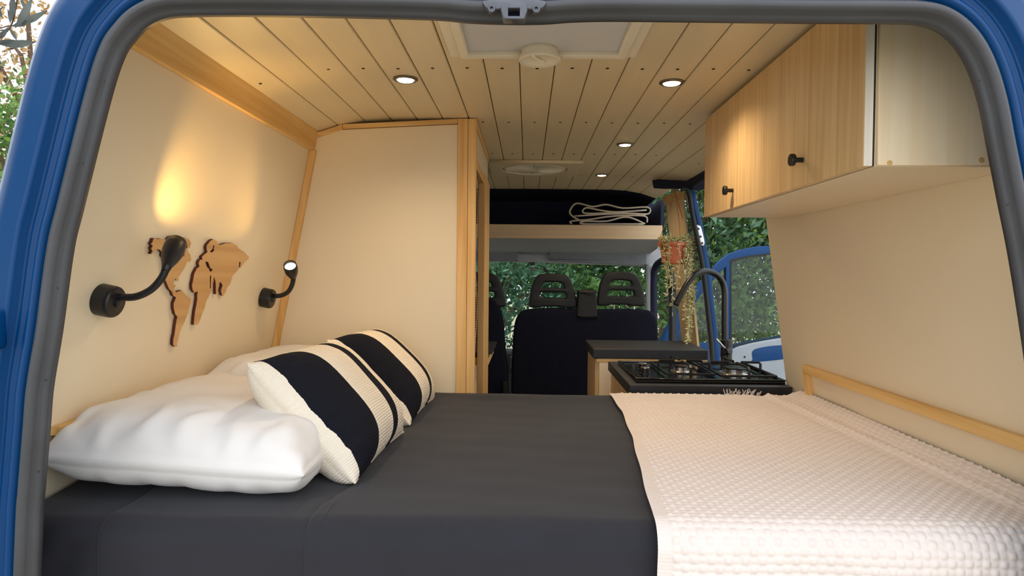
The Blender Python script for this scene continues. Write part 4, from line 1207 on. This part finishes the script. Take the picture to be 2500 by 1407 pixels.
bench = seat_back([(1249, 990), (1250, 880), (1255, 800), (1265, 771), (1286, 758), (1350, 754), (1450, 757), (1560, 757), (1592, 762), (1605, 785), (1609, 850), (1611, 990), (1608, 1120), (1560, 1200), (1310, 1200), (1262, 1120)],
                  'navy double passenger bench seat with two slotted headrests', 'passenger_bench', at(1255, 1000, YC).x, at(1605, 1000, YC).x)
headrest(bench, 0, 0, YC + 0.02)
headrest(bench, 406, -11, YC + 0.02)
panel('centre_armrest', M_SEATP, bench, px_smooth([(1414, 710), (1432, 708), (1452, 710), (1455, 716), (1458, 770), (1455, 776), (1434, 777), (1411, 775), (1408, 770), (1411, 716)], YC, 4), [], YC - 0.012, 0.08, 0.010, True)
drv = seat_back([(1060, 990), (1062, 850), (1075, 770), (1100, 735), (1150, 726), (1190, 728), (1212, 740), (1226, 775), (1233, 850), (1240, 920), (1238, 1000), (1230, 1120), (1190, 1200), (1110, 1200), (1066, 1120)],
                'navy driver seat partly hidden behind the wardrobe', 'driver_seat', at(1062, 1000, YC).x, at(1238, 1000, YC).x)
headrest(drv, -425, -5, YC + 0.02)
box('seat_lever', M_BLACK, drv, at(1228, 950, YC).x, at(1240, 950, YC).x, YC - 0.03, YC + 0.01, at(1228, 965, YC).z, at(1228, 930, YC).z, 0.004)

# ------------------------------------------------------------------ open passenger door outside
YD = 4.92
pd = thing('passenger_door', 'open blue passenger door seen through the sliding doorway', 'car door', (1.5, YD, -0.3))
outer = [(1600, 1250), (1600, 1000), (1606, 850), (1628, 800), (1660, 752), (1700, 700), (1741, 657), (1754, 640), (1780, 620), (1809, 610), (1846, 602), (1883, 600), (1930, 601), (1958, 606), (1964, 640), (1966, 800), (1966, 1000), (1962, 1250)]
hole1 = [(1788, 639), (1830, 629), (1885, 622), (1935, 620), (1944, 626), (1948, 700), (1950, 815), (1916, 821), (1880, 826), (1846, 832), (1791, 843), (1787, 838), (1786, 650)]
hole2 = [(1772, 653), (1773, 838), (1660, 838), (1650, 826), (1680, 770), (1710, 722), (1740, 686), (1758, 664)]
panel('door_shell', M_BLUE, pd, px_poly(outer, YD), [px_poly(hole1, YD), px_poly(hole2, YD)], YD, 0.06, 0.006, True)
panel('window_seal', M_RUBBER2, pd, px_poly([(1783, 634), (1830, 624), (1885, 617), (1940, 615), (1950, 622), (1954, 820), (1916, 826), (1846, 837), (1786, 848), (1782, 842)], YD - 0.004), [px_poly(hole1, YD - 0.004)], YD - 0.004, 0.006, 0.001)
MB().add([Vector((x, YD + 0.03, z)) for x, z in px_poly([(1780, 630), (1955, 612), (1955, 826), (1780, 850)], YD)], [(0, 1, 2, 3)]).build('door_glass', M_GLASS2, pd)
MB().add([Vector((x, YD + 0.03, z)) for x, z in px_poly([(1776, 645), (1776, 842), (1644, 842), (1642, 826), (1705, 722)], YD)], [(0, 1, 2, 3, 4)]).build('quarter_glass', M_GLASS2, pd)
dt = panel('door_trim', M_DOORTRIM, pd, px_smooth([(1791, 853), (1820, 843), (1850, 836), (1916, 825), (1950, 822), (1956, 850), (1956, 1100), (1800, 1150), (1690, 1100), (1690, 960), (1740, 890)], YD - 0.04, 4), [], YD - 0.045, 0.045, 0.012, True)
panel('door_pocket', M_BLUE, dt, px_smooth([(1839, 856), (1870, 847), (1916, 843), (1925, 848), (1925, 872), (1916, 877), (1842, 884), (1838, 876)], YD - 0.05, 4), [], YD - 0.049, 0.005, 0.002, True)
MB().lathe([(0.008, 0), (0.007, 0.003), (0.001, 0.003)], at(1818, 872, YD - 0.045), (0, -1, 0), 12).build('trim_clip', M_SEATP, dt)
# door mirror, seen through the doorway
mir = panel('door_mirror', M_BLUE, pd, px_smooth([(1622, 835), (1630, 805), (1645, 785), (1662, 782), (1668, 800), (1668, 835), (1650, 842)], YD + 0.10, 4), [], YD + 0.07, 0.10, 0.02, True)

# ------------------------------------------------------------------ trees outside
def leaves_mesh(centers, radii, per, size, seed, aspect=0.45, droop=0.0):
    r = np.random.default_rng(seed)
    n = len(centers) * per
    c = np.repeat(np.asarray(centers), per, 0)
    rad = np.repeat(np.asarray(radii), per, 0)[:, None]
    d = r.normal(size=(n, 3)); d /= np.linalg.norm(d, axis=1)[:, None]
    p = c + d * rad * r.uniform(0.25, 1.0, (n, 1)) ** 0.6
    a = r.normal(size=(n, 3)); a[:, 2] -= droop; a /= np.linalg.norm(a, axis=1)[:, None]
    b = np.cross(a, r.normal(size=(n, 3))); b /= np.linalg.norm(b, axis=1)[:, None]
    s = size * r.uniform(0.6, 1.3, (n, 1))
    v = np.stack([p, p + a * s * 0.5 + b * s * aspect * 0.5, p + a * s, p + a * s * 0.5 - b * s * aspect * 0.5], 1).reshape(-1, 3)
    f = np.arange(n * 4).reshape(n, 4)
    return np_mesh(v, f)
def tree(name, label, base, height, crown_r, m, seed, n_clump=70, per=160, size=0.09, aspect=0.45, group='trees around the van', crown_z=0.62, squash=0.75, low=-0.9):
    r = np.random.default_rng(seed)
    base = Vector(base)
    t = thing(name, label, 'tree', base, group)
    tp_ = base + Vector((r.uniform(-0.2, 0.2), r.uniform(-0.2, 0.2), height * crown_z))
    MB().tube(smooth_path([base, base * 0.5 + tp_ * 0.5 + Vector((0.1, 0, 0)), tp_], 4), list(np.linspace(0.09, 0.035, 9) * height / 4), 8).build('trunk', M_BARK, t, 0, True)
    cen, rad = [], []
    for i in range(n_clump):
        d = r.normal(size=3); d /= np.linalg.norm(d)
        d[2] = max(d[2], low)
        q = np.array(tp_) + d * np.array([crown_r, crown_r, height * (1 - crown_z) * squash / 0.75]) * r.uniform(0.45, 1.0)
        cen.append(q); rad.append(crown_r * r.uniform(0.2, 0.36))
        if i < 14:
            MB().tube(smooth_path([base.lerp(tp_, r.uniform(0.55, 1.0)), (tp_ + Vector(q)) / 2 + Vector((0, 0, 0.1)), Vector(q)], 3), [0.02 * height / 4 * k for k in (1.2, 1, 0.9, 0.8, 0.6, 0.5, 0.3)], 5).build('branch', M_BARK, t)
    cr = link('crown', leaves_mesh(cen, rad, per, size, seed + 1, aspect), m, t)
    cr['kind'] = 'stuff'
    return t
GZ = -0.65
T = [  # x, y, height, crown radius, material, clumps, leaves, size, label
    (-1.6, 8.0, 4.2, 1.5, M_L6, 70, 170, 0.10, 'leafy green tree ahead of the driver seat'),
    (0.3, 8.6, 4.4, 1.6, M_L1, 80, 170, 0.10, 'dense green tree ahead of the passenger headrests'),
    (2.0, 8.4, 4.2, 1.5, M_L6, 80, 170, 0.10, 'green tree ahead of the passenger door'),
    (-0.6, 11.5, 5.0, 2.2, M_L2, 80, 160, 0.14, 'taller pale green tree farther ahead of the windscreen'),
    (2.6, 12.5, 5.5, 2.4, M_L1, 80, 160, 0.14, 'taller dark tree farther ahead to the right'),
    (3.1, 7.6, 4.9, 1.5, M_L2, 110, 180, 0.085, 'bright green tree above the open passenger door'),
    (4.4, 9.6, 6.2, 1.9, M_L1, 100, 180, 0.11, 'tall dark tree behind the open passenger door'),
    (-4.7, 6.0, 3.6, 1.1, M_L2, 80, 170, 0.07, 'low bushy green tree outside the left pillar'),
    (-6.6, 8.5, 7.2, 1.9, M_L4, 60, 110, 0.10, 'orange tinged thin tree outside the left pillar'),
    (-7.6, 8.0, 5.2, 1.5, M_L3, 70, 150, 0.09, 'olive green tree at far left edge'),
    (-2.2, 6.6, 2.3, 1.0, M_L2, 60, 100, 0.07, 'low green shrub just ahead of the driver side'),
    (-0.5, 6.9, 2.4, 1.1, M_L6, 55, 100, 0.07, 'low leafy shrub seen between the front seats'),
    (1.2, 6.9, 2.2, 1.0, M_L1, 50, 90, 0.07, 'low leafy shrub ahead of the passenger side'),
    (2.7, 6.3, 2.1, 1.0, M_L1, 45, 90, 0.07, 'low dark shrub seen through the open door glass'),
    (-3.4, 0.6, 4.6, 1.2, M_L1, 60, 150, 0.09, 'unseen tree added left of the rear doorway to darken the pillar reflection'),  # out of view, added so the left pillar reflects foliage instead of sky
    (4.8, 4.6, 6.6, 1.4, M_L3, 60, 150, 0.09, 'olive green tree past the right rear pillar'),
]
for i, (x, y, h, cr_, m_, nc, per, sz, lab) in enumerate(T):
    tree('garden_tree', lab, (x, y, GZ), h, cr_, m_, 100 + i * 3, nc, per, sz)

# olive twig hanging close at the upper left
tw = thing('olive_branch', 'grey green olive branch with long narrow leaves at upper left', 'branch', at(-40, 120, 1.75))
TWL = [((30, -20), (24, 58)), ((48, -10), (60, 25)), ((78, -5), (36, 70)), ((25, 65), (82, 48)), ((30, 62), (116, 25)), ((18, 66), (2, 98)), ((22, 68), (42, 100)), ((-5, 108), (88, 102)), ((-10, 75), (12, 72)), ((-8, 30), (10, 12)), ((5, 45), (-6, 15)), ((24, 55), (18, 20)), ((-10, 90), (30, 62)), ((-15, 105), (40, 98)), ((88, -20), (64, 12))]
MB().tube(smooth_path([at(-60, 140, 1.76), at(0, 92, 1.75), at(28, 60, 1.75), at(40, 10, 1.75), at(52, -60, 1.75)], 4), 0.0022, 6).build('stem', M_BARK, tw)
MB().tube(smooth_path([at(-60, 95, 1.74), at(-10, 72, 1.75), at(28, 62, 1.75)], 4), 0.0016, 6).build('stem', M_BARK, tw)
MB().tube(smooth_path([at(-60, 140, 1.76), Vector((-1.75, 1.6, 1.84)), Vector((-2.4, 1.2, 2.05)), Vector((-3.3, 0.65, 2.1))], 5), [0.003 + 0.0014 * k for k in range(16)], 7).build('branch', M_BARK, tw, 0, True)
rr = random.Random(3)
for (a, b) in TWL:
    Yq = 1.75 + rr.uniform(-0.02, 0.02)
    p, q = at(*a, Yq), at(*b, Yq)
    ax = (q - p); L_ = ax.length
    side = ax.normalized().cross(Vector((rr.uniform(-0.4, 0.4), -1, rr.uniform(-0.3, 0.3)))).normalized()
    nn_ = ax.normalized().cross(side)
    ws = [0.0, 0.07, 0.105, 0.10, 0.06, 0.0]
    vs = []
    for k, w in enumerate(ws):
        c_ = p + ax * (k / 5) + nn_ * 0.06 * L_ * math.sin(math.pi * k / 5)
        vs += [c_ + side * w * L_, c_ + nn_ * 0.02 * L_, c_ - side * w * L_]
    fs = []
    for k in range(5):
        for j in range(2):
            fs.append((3 * k + j, 3 * k + j + 1, 3 * k + 3 + j + 1, 3 * k + 3 + j))
    link('leaf', pydata(vs, fs), M_L5, tw, True)
